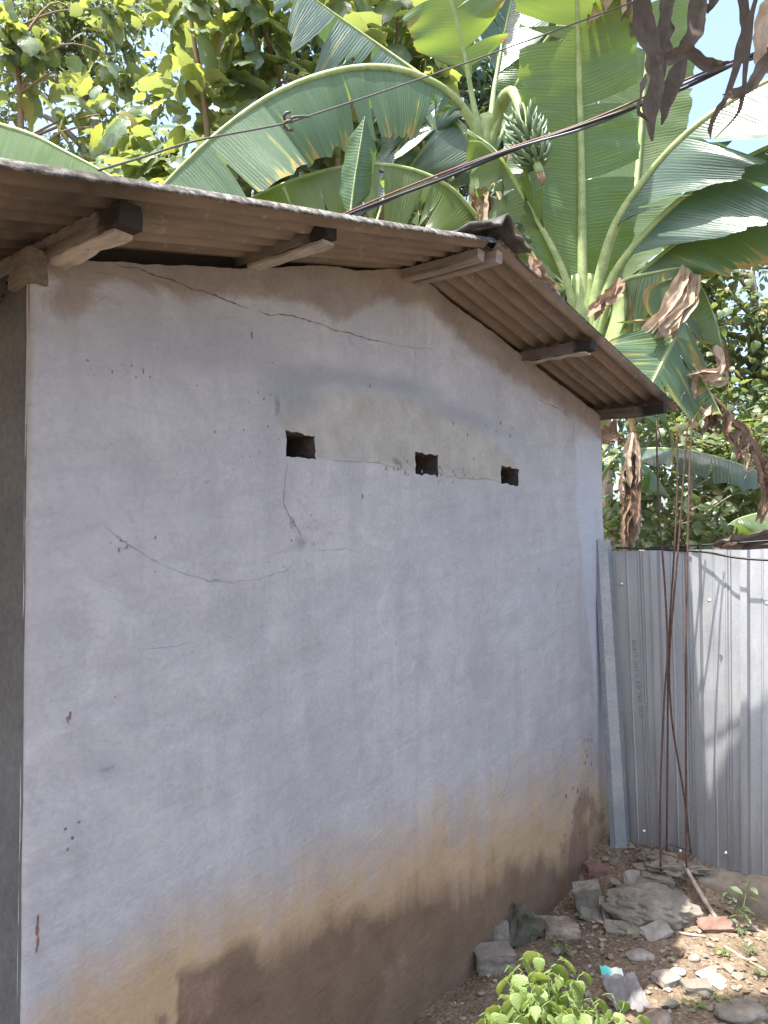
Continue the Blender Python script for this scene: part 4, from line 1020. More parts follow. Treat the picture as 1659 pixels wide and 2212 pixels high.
# ================================================================ BANANA PLANT to the right
bB = thing('banana_plant', 'big banana plant rising beside the right roof slope with broad upright leaves', 'banana plant', P(1262, 1500, 5.5), 'banana plants around the house')
pB = [P(1215, 1550, 5.5), P(1228, 1100, 5.5), P(1250, 800, 5.5), P(1258, 690, 5.5), P(1256, 600, 5.5)]; pB[0].z = -0.05
pseudostem(bB, pB, 0.17, 0.10)
banana_leaf(bB, [(1262, 720, 5.45), (1257, 620, 5.45), (1256, 480, 5.42), (1254, 320, 5.38), (1250, 160, 5.3), (1246, 0, 5.15), (1238, -150, 4.9), (1205, -330, 4.4)], 0.43, (-0.12, -0.08), 0.25, ref=(0.05, 1, 0.2), t0=0.10, mat='bananaL', tears=2, seed=20, rad=0.048, slant=0.2)
banana_leaf(bB, [(1295, 720, 5.6), (1330, 580, 5.8), (1368, 430, 6.0), (1385, 260, 6.1), (1398, 90, 6.1), (1408, -80, 6.0), (1420, -220, 5.8)], 0.40, (0.1, 0.0), 0.2, ref=(0.0, 1, 0.2), t0=0.12, mat='bananaL', tears=4, seed=21, rad=0.04)
banana_leaf(bB, [(1270, 720, 5.6), (1262, 600, 5.9), (1220, 440, 6.2), (1190, 300, 6.4), (1170, 150, 6.5), (1160, 0, 6.4)], 0.42, (0.1, 0.1), 0.2, ref=(0.2, 1, 0.2), t0=0.2, mat='bananaD', tears=3, seed=22)
banana_leaf(bB, [(1275, 720, 5.42), (1296, 590, 5.35), (1335, 470, 5.2), (1420, 350, 5.0), (1520, 255, 4.8), (1659, 172, 4.6), (1800, 130, 4.45), (1930, 150, 4.3)], 0.70, (0.15, 1.2), 0.2, t0=0.26, mat='bananaB', tears=5, seed=23, rad=0.05, slant=0.5, ws=(.5, 1))
banana_leaf(bB, [(1282, 730, 5.4), (1320, 600, 5.3), (1395, 500, 5.12), (1500, 405, 4.92), (1659, 315, 4.7), (1800, 275, 4.5), (1900, 290, 4.4)], 0.64, (0.2, 1.2), 0.25, t0=0.24, mat='bananaB', tears=5, seed=24, rad=0.045, slant=0.5, ws=(.6, 1))
banana_leaf(bB, [(1290, 730, 5.38), (1335, 640, 5.3), (1405, 568, 5.2), (1500, 500, 5.02), (1659, 430, 4.85), (1800, 410, 4.7), (1900, 440, 4.6)], 0.52, (0.2, 1.1), 0.4, t0=0.26, mat='bananaD', tears=5, seed=25, edge_dry=0.5, slant=0.5, ws=(.6, 1))
banana_leaf(bB, [(1290, 740, 5.3), (1310, 665, 5.22), (1345, 606, 5.12), (1410, 588, 5.06), (1475, 577, 5.0), (1500, 592, 4.98)], 0.48, (0.3, 1.35), 0.2, t0=0.40, mat='bananaL', tears=3, seed=26, dry=0.2, edge_dry=0.6, slant=-0.35, ws=(.5, 1))
banana_leaf(bB, [(1250, 700, 5.46), (1215, 580, 5.42), (1165, 480, 5.4), (1115, 395, 5.42), (1070, 325, 5.5), (1010, 280, 5.6)], 0.30, (0.45, 0.5), 0.3, t0=0.36, mat='bananaL', tears=3, seed=27, rad=0.036, ref=(0, 0.3, 1))
banana_leaf(bB, [(1246, 720, 5.5), (1195, 620, 5.5), (1130, 520, 5.55), (1080, 430, 5.62), (1060, 370, 5.7)], 0.1, rad=0.034, blade=False, ribmat='ribdry', seed=28)
banana_leaf(bB, [(1260, 720, 5.55), (1235, 630, 5.7), (1180, 560, 5.9), (1130, 500, 6.0), (1090, 470, 6.1)], 0.34, (0.5, 0.5), 0.4, t0=0.3, mat='bananaL', tears=3, seed=29)
for k, (c, wd, m_) in enumerate((([(1492, 585, 4.95), (1475, 640, 4.92), (1440, 690, 4.9), (1412, 722, 4.9)], 0.26, 'deadpale'), ([(1496, 590, 4.93), (1488, 650, 4.9), (1450, 700, 4.88), (1432, 728, 4.88)], 0.22, 'deadpale'), ([(1340, 600, 5.08), (1320, 640, 5.05), (1290, 655, 5.05), (1276, 690, 5.04)], 0.11, 'dead'), ([(1190, 640, 5.3), (1170, 605, 5.3), (1150, 560, 5.32)], 0.10, 'dead'), ([(1215, 680, 5.3), (1200, 640, 5.3), (1185, 600, 5.32)], 0.09, 'deadpale'), ([(1098, 330, 5.5), (1090, 380, 5.5), (1085, 440, 5.5)], 0.05, 'dead'), ([(1168, 130, 5.5), (1176, 180, 5.5), (1190, 215, 5.5), (1196, 250, 5.5)], 0.06, 'dead'))):
    nb = max(1, int(wd / 0.045))
    for q_ in range(nb):
        f_ = (q_ - (nb - 1) / 2) * 9
        strip('dead_leaf_scrap', bB, [(x + f_ * (1 if i < len(c) - 1 else 1.4) + random.gauss(0, 3), y + random.gauss(0, 4) + f_ * 0.45, d + random.gauss(0, .02)) for i, (x, y, d) in enumerate(c)], min(wd, random.uniform(0.05, 0.09)), m_ if random.random() < .7 else 'dead', random.uniform(-0.6, 1.0), 0.4, 600 + k * 10 + q_, tw0=random.uniform(-.4, .6), fold=0.6)

# ================================================================ low banana plant by the eave
bC = thing('banana_plant', 'shorter banana plant at the right eave with yellow streaked drooping leaves', 'banana plant', P(1352, 1500, 5.2), 'banana plants around the house')
pC = [P(1200, 1580, 5.2), P(1225, 1150, 5.2), P(1285, 890, 5.2), P(1345, 700, 5.2), P(1340, 640, 5.2)]; pC[0].z = -0.05
pseudostem(bC, pC, 0.13, 0.075)
banana_leaf(bC, [(1346, 720, 5.2), (1375, 655, 5.18), (1430, 625, 5.12), (1475, 650, 5.05), (1462, 715, 4.98), (1430, 785, 4.9), (1398, 850, 4.84), (1375, 905, 4.8)], 0.46, (0.15, 0.1), 0.35, ref=(0.25, -0.75, 0.5), t0=0.42, mat='bananaD', tears=5, seed=30, dry=0.22, edge_dry=0.6, slant=0.55)
banana_leaf(bC, [(1350, 790, 5.16), (1372, 760, 5.14), (1415, 745, 5.1), (1460, 755, 5.06), (1500, 790, 5.0), (1535, 850, 4.95), (1560, 900, 4.9)], 0.22, (0.5, 0.7), 0.4, t0=0.55, mat='bananaL', tears=3, seed=31, dry=0.25, edge_dry=0.9, rad=0.026)
banana_leaf(bC, [(1345, 700, 5.25), (1400, 620, 5.2), (1470, 585, 5.15), (1515, 620, 5.1), (1545, 690, 5.05), (1560, 750, 5.0)], 0.17, (0.4, 0.6), 0.3, t0=0.55, mat='bananaL', tears=1, seed=32, dry=0.05, edge_dry=0.8, rad=0.02, ref=(0.2, -0.4, 0.8))
banana_leaf(bC, [(1360, 870, 5.2), (1370, 760, 5.3), (1376, 690, 5.4), (1380, 600, 5.5)], 0.26, (0.2, 0.2), 0.3, ref=(0, 1, 0.2), t0=0.2, mat='bananaD', tears=6, seed=33, rad=0.016)
banana_leaf(bC, [(1475, 800, 4.98), (1520, 838, 5.0), (1570, 885, 5.02), (1620, 955, 5.04), (1670, 1020, 5.05)], 0.1, rad=0.022, blade=False, ribmat='ribdry', seed=34)
for k, (c, wd, m_) in enumerate((([(1490, 815, 4.97), (1480, 850, 4.95), (1470, 885, 4.95)], 0.16, 'dead'), ([(1528, 845, 4.98), (1530, 880, 4.97), (1520, 905, 4.97)], 0.07, 'deadpale'), ([(1575, 890, 5.0), (1570, 930, 4.98), (1580, 960, 4.98)], 0.11, 'dead'), ([(1590, 905, 5.0), (1610, 935, 4.98), (1600, 975, 4.98)], 0.10, 'deadpale'), ([(1625, 955, 5.02), (1640, 1010, 5.0), (1650, 1060, 5.0)], 0.12, 'dead'), ([(1640, 985, 5.02), (1650, 1080, 5.0), (1640, 1130, 5.0)], 0.09, 'dead'), ([(1548, 745, 5.0), (1560, 790, 4.95), (1530, 808, 4.92), (1492, 800, 4.92)], 0.13, 'deadpale'), ([(1555, 770, 5.0), (1556, 815, 4.95), (1520, 822, 4.92)], 0.08, 'deadpale'))):
    nb = max(1, int(wd / 0.04))
    for q_ in range(nb):
        f_ = (q_ - (nb - 1) / 2) * 8
        strip('dead_leaf_scrap', bC, [(x + f_ * 0.8 + random.gauss(0, 3), y + random.gauss(0, 4) - f_ * 0.5, d + random.gauss(0, .02)) for (x, y, d) in c], min(wd, random.uniform(0.035, 0.075)), m_ if random.random() < .7 else 'dead', random.uniform(-0.8, 1.2), 0.4, 700 + k * 10 + q_, tw0=random.uniform(-.5, .5), fold=0.6)
for k in range(30):
    t_ = random.random(); x0 = 1500 + 165 * t_; y0 = 822 + 185 * t_ ** 1.15; ln = random.uniform(30, 85)
    strip('dead_leaf_scrap', bC, [(x0, y0, 5.02), (x0 + random.gauss(0, 8), y0 + ln * .4, 5.0), (x0 + random.gauss(0, 12), y0 + ln, 4.99)], random.uniform(0.015, 0.06), random.choice(('dead', 'dead', 'deadpale')), random.uniform(-1, 1), 0.4, 300 + k, tw0=random.uniform(-.8, .8), fold=0.8)
# withered leaf hanging down the stem
hl = thing('hanging_dead_leaf', 'long withered brown banana leaf hanging beside the corner above the fence', 'dead leaf', P(1370, 905, 4.95))
tube('leaf_stalk', catmull([P(1362, 890, 4.95), P(1368, 960, 4.92), P(1362, 1030, 4.9), P(1352, 1110, 4.88), P(1347, 1180, 4.88)], 20), [0.022 - 0.012 * i / 19 for i in range(20)], M['ribdry'], hl, 8)
for k in range(40):
    y0 = random.uniform(915, 1080); x0 = 1366 - 0.06 * (y0 - 915) + random.gauss(0, 4); ln = random.uniform(90, 150)
    sx = random.choice((-1, 1, 1)) * random.uniform(2, 15); dd = 4.9 + random.uniform(-0.07, 0.05)
    y1 = min(1194, y0 + ln)
    strip('leaf_strip', hl, [(x0, y0, dd), (x0 + sx, y0 + (y1 - y0) * 0.35, dd - .02), (x0 + sx * 1.1, y0 + (y1 - y0) * 0.7, dd - .03), (x0 + sx * random.uniform(0.3, 0.9), y1, dd - .03)], random.uniform(0.018, 0.055), ('deadpale', 'dead', 'dead')[k % 3], random.uniform(-1, 1), 0.5, 100 + k, tw0=random.uniform(-.7, .7), fold=0.8)
strip('leaf_strip', hl, [(1335, 935, 5.0), (1318, 945, 4.98), (1310, 960, 4.97)], 0.16, 'dead', 0.5, 0.6, 131)
# low leaves behind the fence
bD = thing('banana_plant', 'young banana plant behind the metal fence with long level leaves', 'banana plant', P(1290, 1500, 6.1), 'banana plants around the house')
pD = [P(1270, 1500, 6.1), P(1278, 1200, 6.1), P(1285, 1040, 6.1)]; pD[0].z = -.05
pseudostem(bD, pD, 0.08, 0.05)
banana_leaf(bD, [(1285, 1060, 6.1), (1330, 985, 6.0), (1400, 968, 5.9), (1480, 972, 5.75), (1560, 990, 5.6), (1640, 1020, 5.5), (1720, 1070, 5.4)], 0.23, (0.25, 0.55), 0.5, t0=0.12, mat='bananaB', tears=4, seed=36, rad=0.02)
banana_leaf(bD, [(1270, 1080, 6.1), (1300, 1000, 6.2), (1340, 985, 6.2), (1400, 1010, 6.2), (1450, 1080, 6.2)], 0.22, (0.5, 0.6), 0.4, t0=0.15, mat='bananaD', tears=4, seed=37, rad=0.02)
bE = thing('banana_plant', 'banana plant just outside the left edge with one leaf over the eave', 'banana plant', P(-330, 1400, 5.6), 'banana plants around the house')
pE = [P(-330, 1500, 5.6), P(-325, 900, 5.6), P(-320, 480, 5.6)]; pE[0].z = -.05
pseudostem(bE, pE, 0.14, 0.08)
banana_leaf(bE, [(-322, 500, 5.6), (-270, 370, 5.5), (-160, 285, 5.35), (-40, 262, 5.2), (60, 285, 5.0), (140, 325, 4.9), (232, 374, 4.8), (290, 410, 4.75)], 0.40, (0.2, 1.3), 0.2, t0=0.2, mat='bananaL', tears=2, seed=38, slant=0.3, ws=(.6, 1))
banana_leaf(bE, [(-322, 500, 5.6), (-300, 350, 5.8), (-250, 250, 6.0), (-170, 200, 6.2), (-100, 220, 6.3)], 0.35, (0.5, 0.6), 0.4, t0=0.2, mat='bananaD', tears=4, seed=39)
bF = thing('banana_plant', 'banana plant at the far right edge with a light green leaf above the fence', 'banana plant', P(1850, 1500, 6.2), 'banana plants around the house')
pF = [P(1850, 1500, 6.2), P(1848, 1300, 6.2), P(1845, 1130, 6.2)]; pF[0].z = -.05
pseudostem(bF, pF, 0.08, 0.05)
banana_leaf(bF, [(1845, 1150, 6.2), (1800, 1105, 6.15), (1740, 1100, 6.1), (1660, 1104, 6.05), (1600, 1118, 6.0), (1570, 1135, 6.0)], 0.22, (0.5, 0.7), 0.4, t0=0.12, mat='bananaL', tears=2, seed=41, rad=0.02)

# ================================================================ dead leaves hanging from above, near the viewer's right
dl = thing('banana_plant', 'banana plant overhanging the top right corner, its dark dead leaves hanging in twisted strips', 'banana plant', (2.75, 2.5, 0), 'banana plants around the house')
pseudostem(dl, [Vector((2.75, 2.5, -.05)), Vector((2.73, 2.5, 1.5)), Vector((2.66, 2.52, 3.0)), Vector((2.55, 2.55, 3.9))], 0.15, 0.09)
def shade(pts): return [tuple(p) for p in pts]
def wleaf(parent, pts, hw, **kw):
    global P
    keep = P; P = lambda x, y, d: Vector((x, y, d))
    r = banana_leaf(parent, pts, hw, **kw); P = keep; return r
wleaf(dl, [(2.55, 2.55, 3.9), (2.2, 2.3, 4.5), (1.5, 1.95, 4.95), (0.7, 1.8, 5.0), (-0.1, 1.74, 4.95), (-0.55, 1.72, 4.8)], 0.30, droop=(0.1, 0.1), bend=0.2, t0=0.2, mat='bananaD', tears=5, seed=50)  # unseen leaf overhead, placed to shade the near ground
wleaf(dl, [(2.55, 2.55, 3.9), (2.25, 2.62, 4.6), (1.65, 2.72, 5.0), (1.15, 2.74, 5.05), (0.7, 2.76, 5.02), (0.25, 2.77, 4.97), (-0.2, 2.77, 4.88)], 0.29, droop=(0.0, 0.0), bend=0.1, t0=0.2, mat='bananaD', tears=2, seed=51)  # unseen leaf overhead, shaped to throw the diagonal shade on the fence
wleaf(dl, [(2.55, 2.55, 3.9), (2.25, 2.75, 4.25), (1.85, 2.9, 4.3), (1.55, 2.98, 4.15), (1.35, 3.0, 4.0)], 0.1, blade=False, ribmat='ribdry', rad=0.026, seed=54)
for k, (c, wd, m_, tw) in enumerate((
    ([(1375, -60, 3.0), (1392, 40, 3.0), (1415, 130, 2.98), (1418, 200, 2.97), (1410, 305, 2.96)], 0.085, 'deadgrey', 0.7),
    ([(1455, -60, 3.05), (1440, 40, 3.04), (1432, 120, 3.02), (1424, 200, 3.0)], 0.075, 'deadgrey', 0.5),
    ([(1520, -60, 3.1), (1505, 40, 3.08), (1478, 130, 3.05), (1456, 210, 3.02), (1430, 270, 3.0)], 0.085, 'deadgrey', 0.8),
    ([(1420, 118, 2.95), (1450, 128, 2.93), (1485, 112, 2.92), (1530, 140, 2.92), (1575, 132, 2.92)], 0.06, 'deadgrey', 0.9),
    ([(1590, -60, 3.0), (1610, 30, 3.0), (1610, 90, 2.98), (1580, 200, 2.97), (1545, 260, 2.96), (1535, 300, 2.96)], 0.05, 'deadgrey', 2.0),
    ([(1640, -40, 2.9), (1622, 60, 2.9), (1612, 160, 2.9), (1600, 240, 2.9), (1545, 300, 2.88)], 0.025, 'deadgrey', 1.5),
    ([(1690, 40, 2.9), (1665, 130, 2.9), (1625, 190, 2.88), (1585, 215, 2.87), (1560, 205, 2.87)], 0.06, 'deadgrey', 1.2),
    ([(1690, -60, 2.95), (1665, 20, 2.95), (1650, 90, 2.94), (1665, 160, 2.94)], 0.09, 'deadpale', 1.0),
    ([(1395, 160, 2.96), (1385, 210, 2.95), (1382, 240, 2.95), (1405, 265, 2.95)], 0.02, 'deadgrey', 1.0),
    ([(1350, -30, 3.0), (1362, 20, 2.99), (1340, 50, 2.98)], 0.03, 'deadgrey', 1.0),
    ([(1530, -60, 3.1), (1545, 0, 3.08), (1530, 30, 3.06)], 0.05, 'deadgrey', 1.0))):
    strip('dead_leaf_strip', dl, c, wd, m_, tw, 0.4, 130 + k, fold=0.7)

# ================================================================ TREES
# broad-leaved tree, left of the banana plant
tk = thing('broadleaf_tree', 'young tree with very large bright green leaves behind the left roof slope', 'tree', P(520, 1400, 7.6))
stems = [[(560, 1500, 7.6), (560, 900, 7.6), (556, 500, 7.6), (553, 250, 7.5), (545, 60, 7.4), (540, -120, 7.4)],
         [(600, 1400, 7.8), (610, 700, 7.8), (618, 350, 7.8), (600, 170, 7.7), (560, 20, 7.6), (548, -100, 7.6)],
         [(480, 1400, 7.4), (470, 800, 7.4), (455, 450, 7.4), (445, 260, 7.3), (415, 60, 7.2), (400, -60, 7.2)],
         [(720, 1400, 8.0), (720, 700, 8.0), (728, 350, 8.0), (735, 180, 7.9), (730, 60, 7.9), (735, -80, 7.9)],
         [(400, 1400, 7.7), (390, 800, 7.7), (375, 520, 7.7), (372, 420, 7.7), (365, 330, 7.7)],
         [(650, 1400, 7.9), (650, 800, 7.9), (645, 500, 7.9), (640, 380, 7.9), (650, 250, 7.9)],
         [(820, 1400, 8.4), (820, 700, 8.4), (830, 380, 8.4), (845, 200, 8.4), (858, 60, 8.3), (860, -60, 8.3)],
         [(300, 1400, 8.2), (300, 800, 8.2), (295, 500, 8.2), (300, 400, 8.2), (310, 290, 8.2)],
         [(900, 1400, 8.6), (905, 700, 8.6), (910, 400, 8.6), (905, 250, 8.6), (915, 120, 8.5), (920, 0, 8.5)],
         [(500, 1400, 8.6), (500, 700, 8.6), (505, 400, 8.6), (500, 200, 8.6), (480, 50, 8.6), (470, -100, 8.6)]]
lv = []
for si, s_ in enumerate(stems):
    pts = catmull([P(*p) for p in s_], 40); pts[0].z = min(pts[0].z, 0)
    tube('trunk' if si == 0 else 'stem', pts, [0.055 * (1 - 0.8 * i / 39) for i in range(40)], M['twig'] if si else M['bark'], tk, 7)
    zmin = P(500, 520, 7.6).z
    for i in range(6, 40):
        if pts[i].z < zmin: continue
        for k in range(3):
            a = (i * 1.57 + k * math.pi + random.gauss(0, .4)) + si
            out = Vector((math.cos(a), math.sin(a), random.uniform(-0.15, 0.45))); pl = random.uniform(0.05, 0.3)
            p = pts[i] + out * pl
            d = out + Vector((random.gauss(0, .25), random.gauss(0, .25), random.choice((random.uniform(-2.4, -0.9), random.uniform(-0.5, 0.3))))); nn = Vector((random.gauss(0, .3), random.gauss(-.2, .3), 1)) + out * 0.8
            if random.random() < 0.8: lv.append((p, d, nn, random.uniform(0.22, 0.6) * random.uniform(0.7, 1.0)))
            if random.random() < 0.6: lv.append((p + rdir(.18), d + rdir(.4), nn, random.uniform(0.12, 0.3)))
foliage(tk, lv, 'broad', 'teak', 300)

def clumps_px(lst): return [(P(x, y, d), r) for (x, y, d, r) in lst]
# slender dark tree with small leaves at the far left
grow_tree('slender_tree', 'slender small-leaved tree at the far left with sky between its branches', 'tree', P(210, 1300, 11), [P(215, 1400, 11), P(212, 800, 11), P(205, 420, 11), P(200, 250, 11), P(175, 100, 11), P(150, -80, 11)], 0.16,
    clumps_px([(60, 60, 10.6, .8), (160, 40, 11, .8), (240, 60, 11, .7), (40, 170, 10.8, .6), (130, 150, 11, .7), (220, 160, 11.2, .6), (20, 260, 10.8, .5), (300, 30, 11.4, .7), (90, 330, 10.6, .45), (250, 300, 11.4, .5), (-60, 120, 10.6, .8), (330, 200, 11.6, .6), (180, 320, 11, .4), (60, 420, 11, .7), (180, 430, 11, .6), (100, -60, 11, .9), (230, -60, 11, .9), (-40, 0, 11, .8), (0, 360, 11, .5)]),
    'oval', 'small', 0.12, 800)
grow_tree('leafy_shrub', 'yellow-green leafy shrub at the far left above the eave', 'shrub', P(60, 1300, 8.6), [P(70, 1400, 8.6), P(60, 800, 8.6), P(50, 400, 8.6), P(40, 150, 8.6), P(30, 40, 8.6)], 0.06,
    clumps_px([(20, 40, 8.4, .28), (60, 90, 8.5, .26), (10, 110, 8.4, .25), (100, 60, 8.6, .2), (150, 290, 8.6, .25), (110, 350, 8.6, .28), (230, 350, 8.6, .3), (290, 380, 8.4, .25), (180, 240, 8.7, .25), (60, 330, 8.6, .25), (200, 60, 8.8, .28), (260, 130, 8.8, .28), (130, 160, 8.8, .22), (40, 190, 8.6, .25), (270, 250, 8.8, .28), (330, 290, 8.6, .3), (240, 20, 8.8, .25), (340, 360, 8.3, .22)]),
    'broad', 'teak', 0.24, 260, 300, None, True, 'twig')
# dense trees closing the view behind the banana plants
grow_tree('dense_tree', 'dense dark green tree filling the background behind the fruiting banana plant', 'tree', P(800, 1300, 12), [P(800, 1400, 12), P(805, 800, 12), P(820, 300, 12), P(835, 100, 12), P(840, -120, 12)], 0.3,
    clumps_px([(560, 40, 12, 1.0), (680, 60, 12, 1.1), (800, 50, 12, 1.2), (930, 40, 12, 1.2), (1060, 60, 12, 1.2), (600, 200, 12.4, 1.0), (720, 200, 12, 1.1), (850, 200, 12, 1.2), (980, 220, 12, 1.2), (1090, 220, 12, 1.1), (640, 340, 12, 1.0), (760, 350, 12, 1.1), (880, 350, 12, 1.2), (1000, 380, 12, 1.2), (600, 450, 12, 1.0), (720, 480, 12, 1.0), (850, 480, 12, 1.0), (980, 500, 12, 1.0), (1120, 480, 12, 1.2), (700, -80, 12, 1.2), (900, -90, 12, 1.3), (1060, -80, 12, 1.2), (1180, 340, 12.4, 1.2), (1180, 120, 12.5, 1.1), (1100, 620, 12, 1.2), (480, 420, 12.4, .8), (500, 300, 12.6, .7)]),
    'oval', 'darkleaf', 0.24, 190)
grow_tree('dense_tree', 'dark leafy tree behind the upright banana leaves on the right', 'tree', P(1280, 1300, 10.5), [P(1300, 1400, 10.5), P(1295, 900, 10.5), P(1290, 500, 10.5), P(1290, 260, 10.5)], 0.2,
    clumps_px([(1240, 300, 10.5, .9), (1330, 400, 10.5, .9), (1260, 480, 10.5, .9), (1370, 540, 10.5, .8), (1200, 560, 10.5, .9), (1300, 620, 10.5, .9), (1400, 640, 10.5, .6), (1260, 740, 10.5, .9), (1380, 760, 10.5, .8), (1300, 160, 10.5, .7)]),
    'oval', 'darkleaf', 0.2, 200)
# vine-covered thicket on the right
grow_tree('vine_covered_tree', 'vine-covered tree on the right between the yellowed banana leaves and the sky', 'tree', P(1640, 1300, 8.2), [P(1650, 1400, 8.2), P(1645, 1000, 8.2), P(1640, 800, 8.2), P(1630, 640, 8.2)], 0.12,
    clumps_px([(1570, 600, 8, .32), (1500, 570, 8.2, .3), (1620, 680, 8, .42), (1540, 700, 8, .42), (1660, 780, 7.9, .5), (1590, 800, 8, .5), (1500, 780, 8.2, .5), (1650, 900, 7.8, .5), (1570, 910, 7.9, .5), (1490, 900, 8.1, .5), (1400, 860, 8.3, .5), (1720, 640, 8, .5), (1740, 850, 8, .5), (1440, 680, 8.4, .4), (1660, 580, 8.2, .2), (1520, 620, 8.1, .3)]),
    'heart', 'vine', 0.10, 800)
grow_tree('vine_thicket', 'tangled vine thicket low behind the metal fence', 'shrub', P(1500, 1400, 7.0), [P(1500, 1420, 7.0), P(1500, 1250, 7.0), P(1495, 1120, 7.0), P(1490, 1000, 7.0)], 0.04,
    clumps_px([(1340, 980, 7.4, .35), (1420, 940, 7.4, .4), (1500, 960, 7.2, .4), (1580, 980, 7, .4), (1650, 990, 7, .4), (1350, 1080, 7.2, .4), (1430, 1060, 7.2, .4), (1520, 1070, 7, .4), (1600, 1060, 7, .4), (1680, 1070, 7, .4), (1330, 1160, 7.2, .4), (1420, 1160, 7, .4), (1510, 1150, 6.8, .4), (1600, 1150, 6.8, .4), (1690, 1160, 6.8, .4), (1400, 1240, 7, .4), (1550, 1240, 7, .4), (1690, 1250, 7, .4), (1740, 950, 7, .4)]),
    'heart', 'vine', 0.095, 760)
grow_tree('background_tree', 'broad dark tree far behind the fence on the right', 'tree', P(1550, 1300, 12), [P(1550, 1400, 12), P(1550, 1100, 12), P(1545, 850, 12)], 0.2,
    clumps_px([(1350, 900, 12, 1.0), (1450, 1000, 12, 1.0), (1560, 1000, 12, 1.0), (1660, 1000, 12, 1.0), (1450, 880, 12, .9), (1560, 860, 12, .9), (1660, 860, 12, .9), (1750, 900, 12, 1.0), (1400, 1120, 12, 1.0), (1530, 1120, 12, 1.0), (1660, 1120, 12, 1.0), (1600, 740, 12, .6), (1500, 720, 12, .7)]),
    'oval', 'darkleaf', 0.2, 170)

# ================================================================ CABLES
def cable(name, pts, r, mat, parent=None, n=60):
    return tube(name, catmull(pts, n), r, M[mat], parent, 7, base=pts[0])
pc = thing('power_cable', 'twisted bundle of black and red power cables crossing above the ridge', 'cable', P(745, 470, 3.6))
main = catmull([P(700, 495, 3.9), P(750, 469, 3.85), P(900, 405, 3.7), P(1080, 335, 3.5), P(1250, 278, 3.36), (P(1400, 218, 3.25)), P(1540, 160, 3.14), P(1659, 112, 3.04), P(1850, 30, 2.9), P(2700, -330, 2.5)], 120)
for k, (m_, r) in enumerate((('rubber', 0.0075), ('rubber2', 0.006), ('redcable', 0.0048))):
    off = []
    for i, p in enumerate(main):
        th = i * 0.16 + k * 2.1
        o_ = Vector((0, 0.008 * math.cos(th), 0.009 * math.sin(th))) if k < 2 else Vector((0, 0, 0.020 + 0.004 * math.sin(i * 0.11)))
        off.append(p + o_)
    tube('cable_strand', off, r, M[m_], pc, 7)
sw_ = thing('service_wire', 'thin knotted wire running from the left roof edge to the top right', 'wire', P(215, 366, 2.6))
wp = catmull([P(213, 368, 1.62), P(300, 342, 1.75), P(420, 305, 1.9), P(560, 278, 2.05), P(620, 265, 2.1), P(700, 240, 2.2), P(850, 190, 2.4), P(1000, 138, 2.6), P(1200, 66, 2.8), P(1400, -8, 3.0), P(1500, -50, 3.1), P(2300, -380, 3.6)], 110)
tube('wire', wp, 0.003, M['wire'], sw_, 6)
kn = P(622, 264, 2.1)
tube('knot', [kn + Vector((0.012 * math.cos(t * 0.9), 0.012 * math.sin(t * .9), -0.022 + 0.0035 * t)) for t in range(14)], 0.0045, M['wire'], sw_, 6)
tube('wire_tail', catmull([kn, P(632, 254, 2.1), P(650, 252, 2.12), P(668, 252, 2.15)], 10), 0.0042, M['wire'], sw_, 6)
fcb = cable('fence_cable', [P(1330, 1183, 4.16), P(1400, 1186, 4.12), P(1450, 1188, 4.06), P(1520, 1192, 3.96), P(1580, 1203, 3.85), P(1640, 1209, 3.78), P(1760, 1212, 3.62), P(2400, 1216, 2.95)], 0.0058, 'rubber')
tag(fcb, 'loose black cable sagging along the top of the metal fence', 'cable')
fcb2 = cable('fence_cable', [P(1400, 1184, 4.3), P(1480, 1179, 4.25), P(1560, 1175, 4.2), P(1659, 1168, 4.1), P(1760, 1160, 4.0), P(2400, 1120, 3.5)], 0.005, 'rubber')
tag(fcb2, 'thin dark cable behind the fence top, rising to the right', 'cable')
bk = thing('fallen_palm_sheath', 'dark brown dried sheath lying on the fence top at the right edge', 'dead leaf', P(1640, 1170, 4.2))
strip('sheath_strip', bk, [(1540, 1180, 4.2), (1590, 1172, 4.2), (1640, 1160, 4.15), (1720, 1150, 4.1)], 0.10, 'deadgrey', 0.4, 0.9, 171)
strip('sheath_strip', bk, [(1560, 1182, 4.18), (1610, 1178, 4.18), (1680, 1172, 4.15)], 0.06, 'dead', 0.6, 0.7, 172)

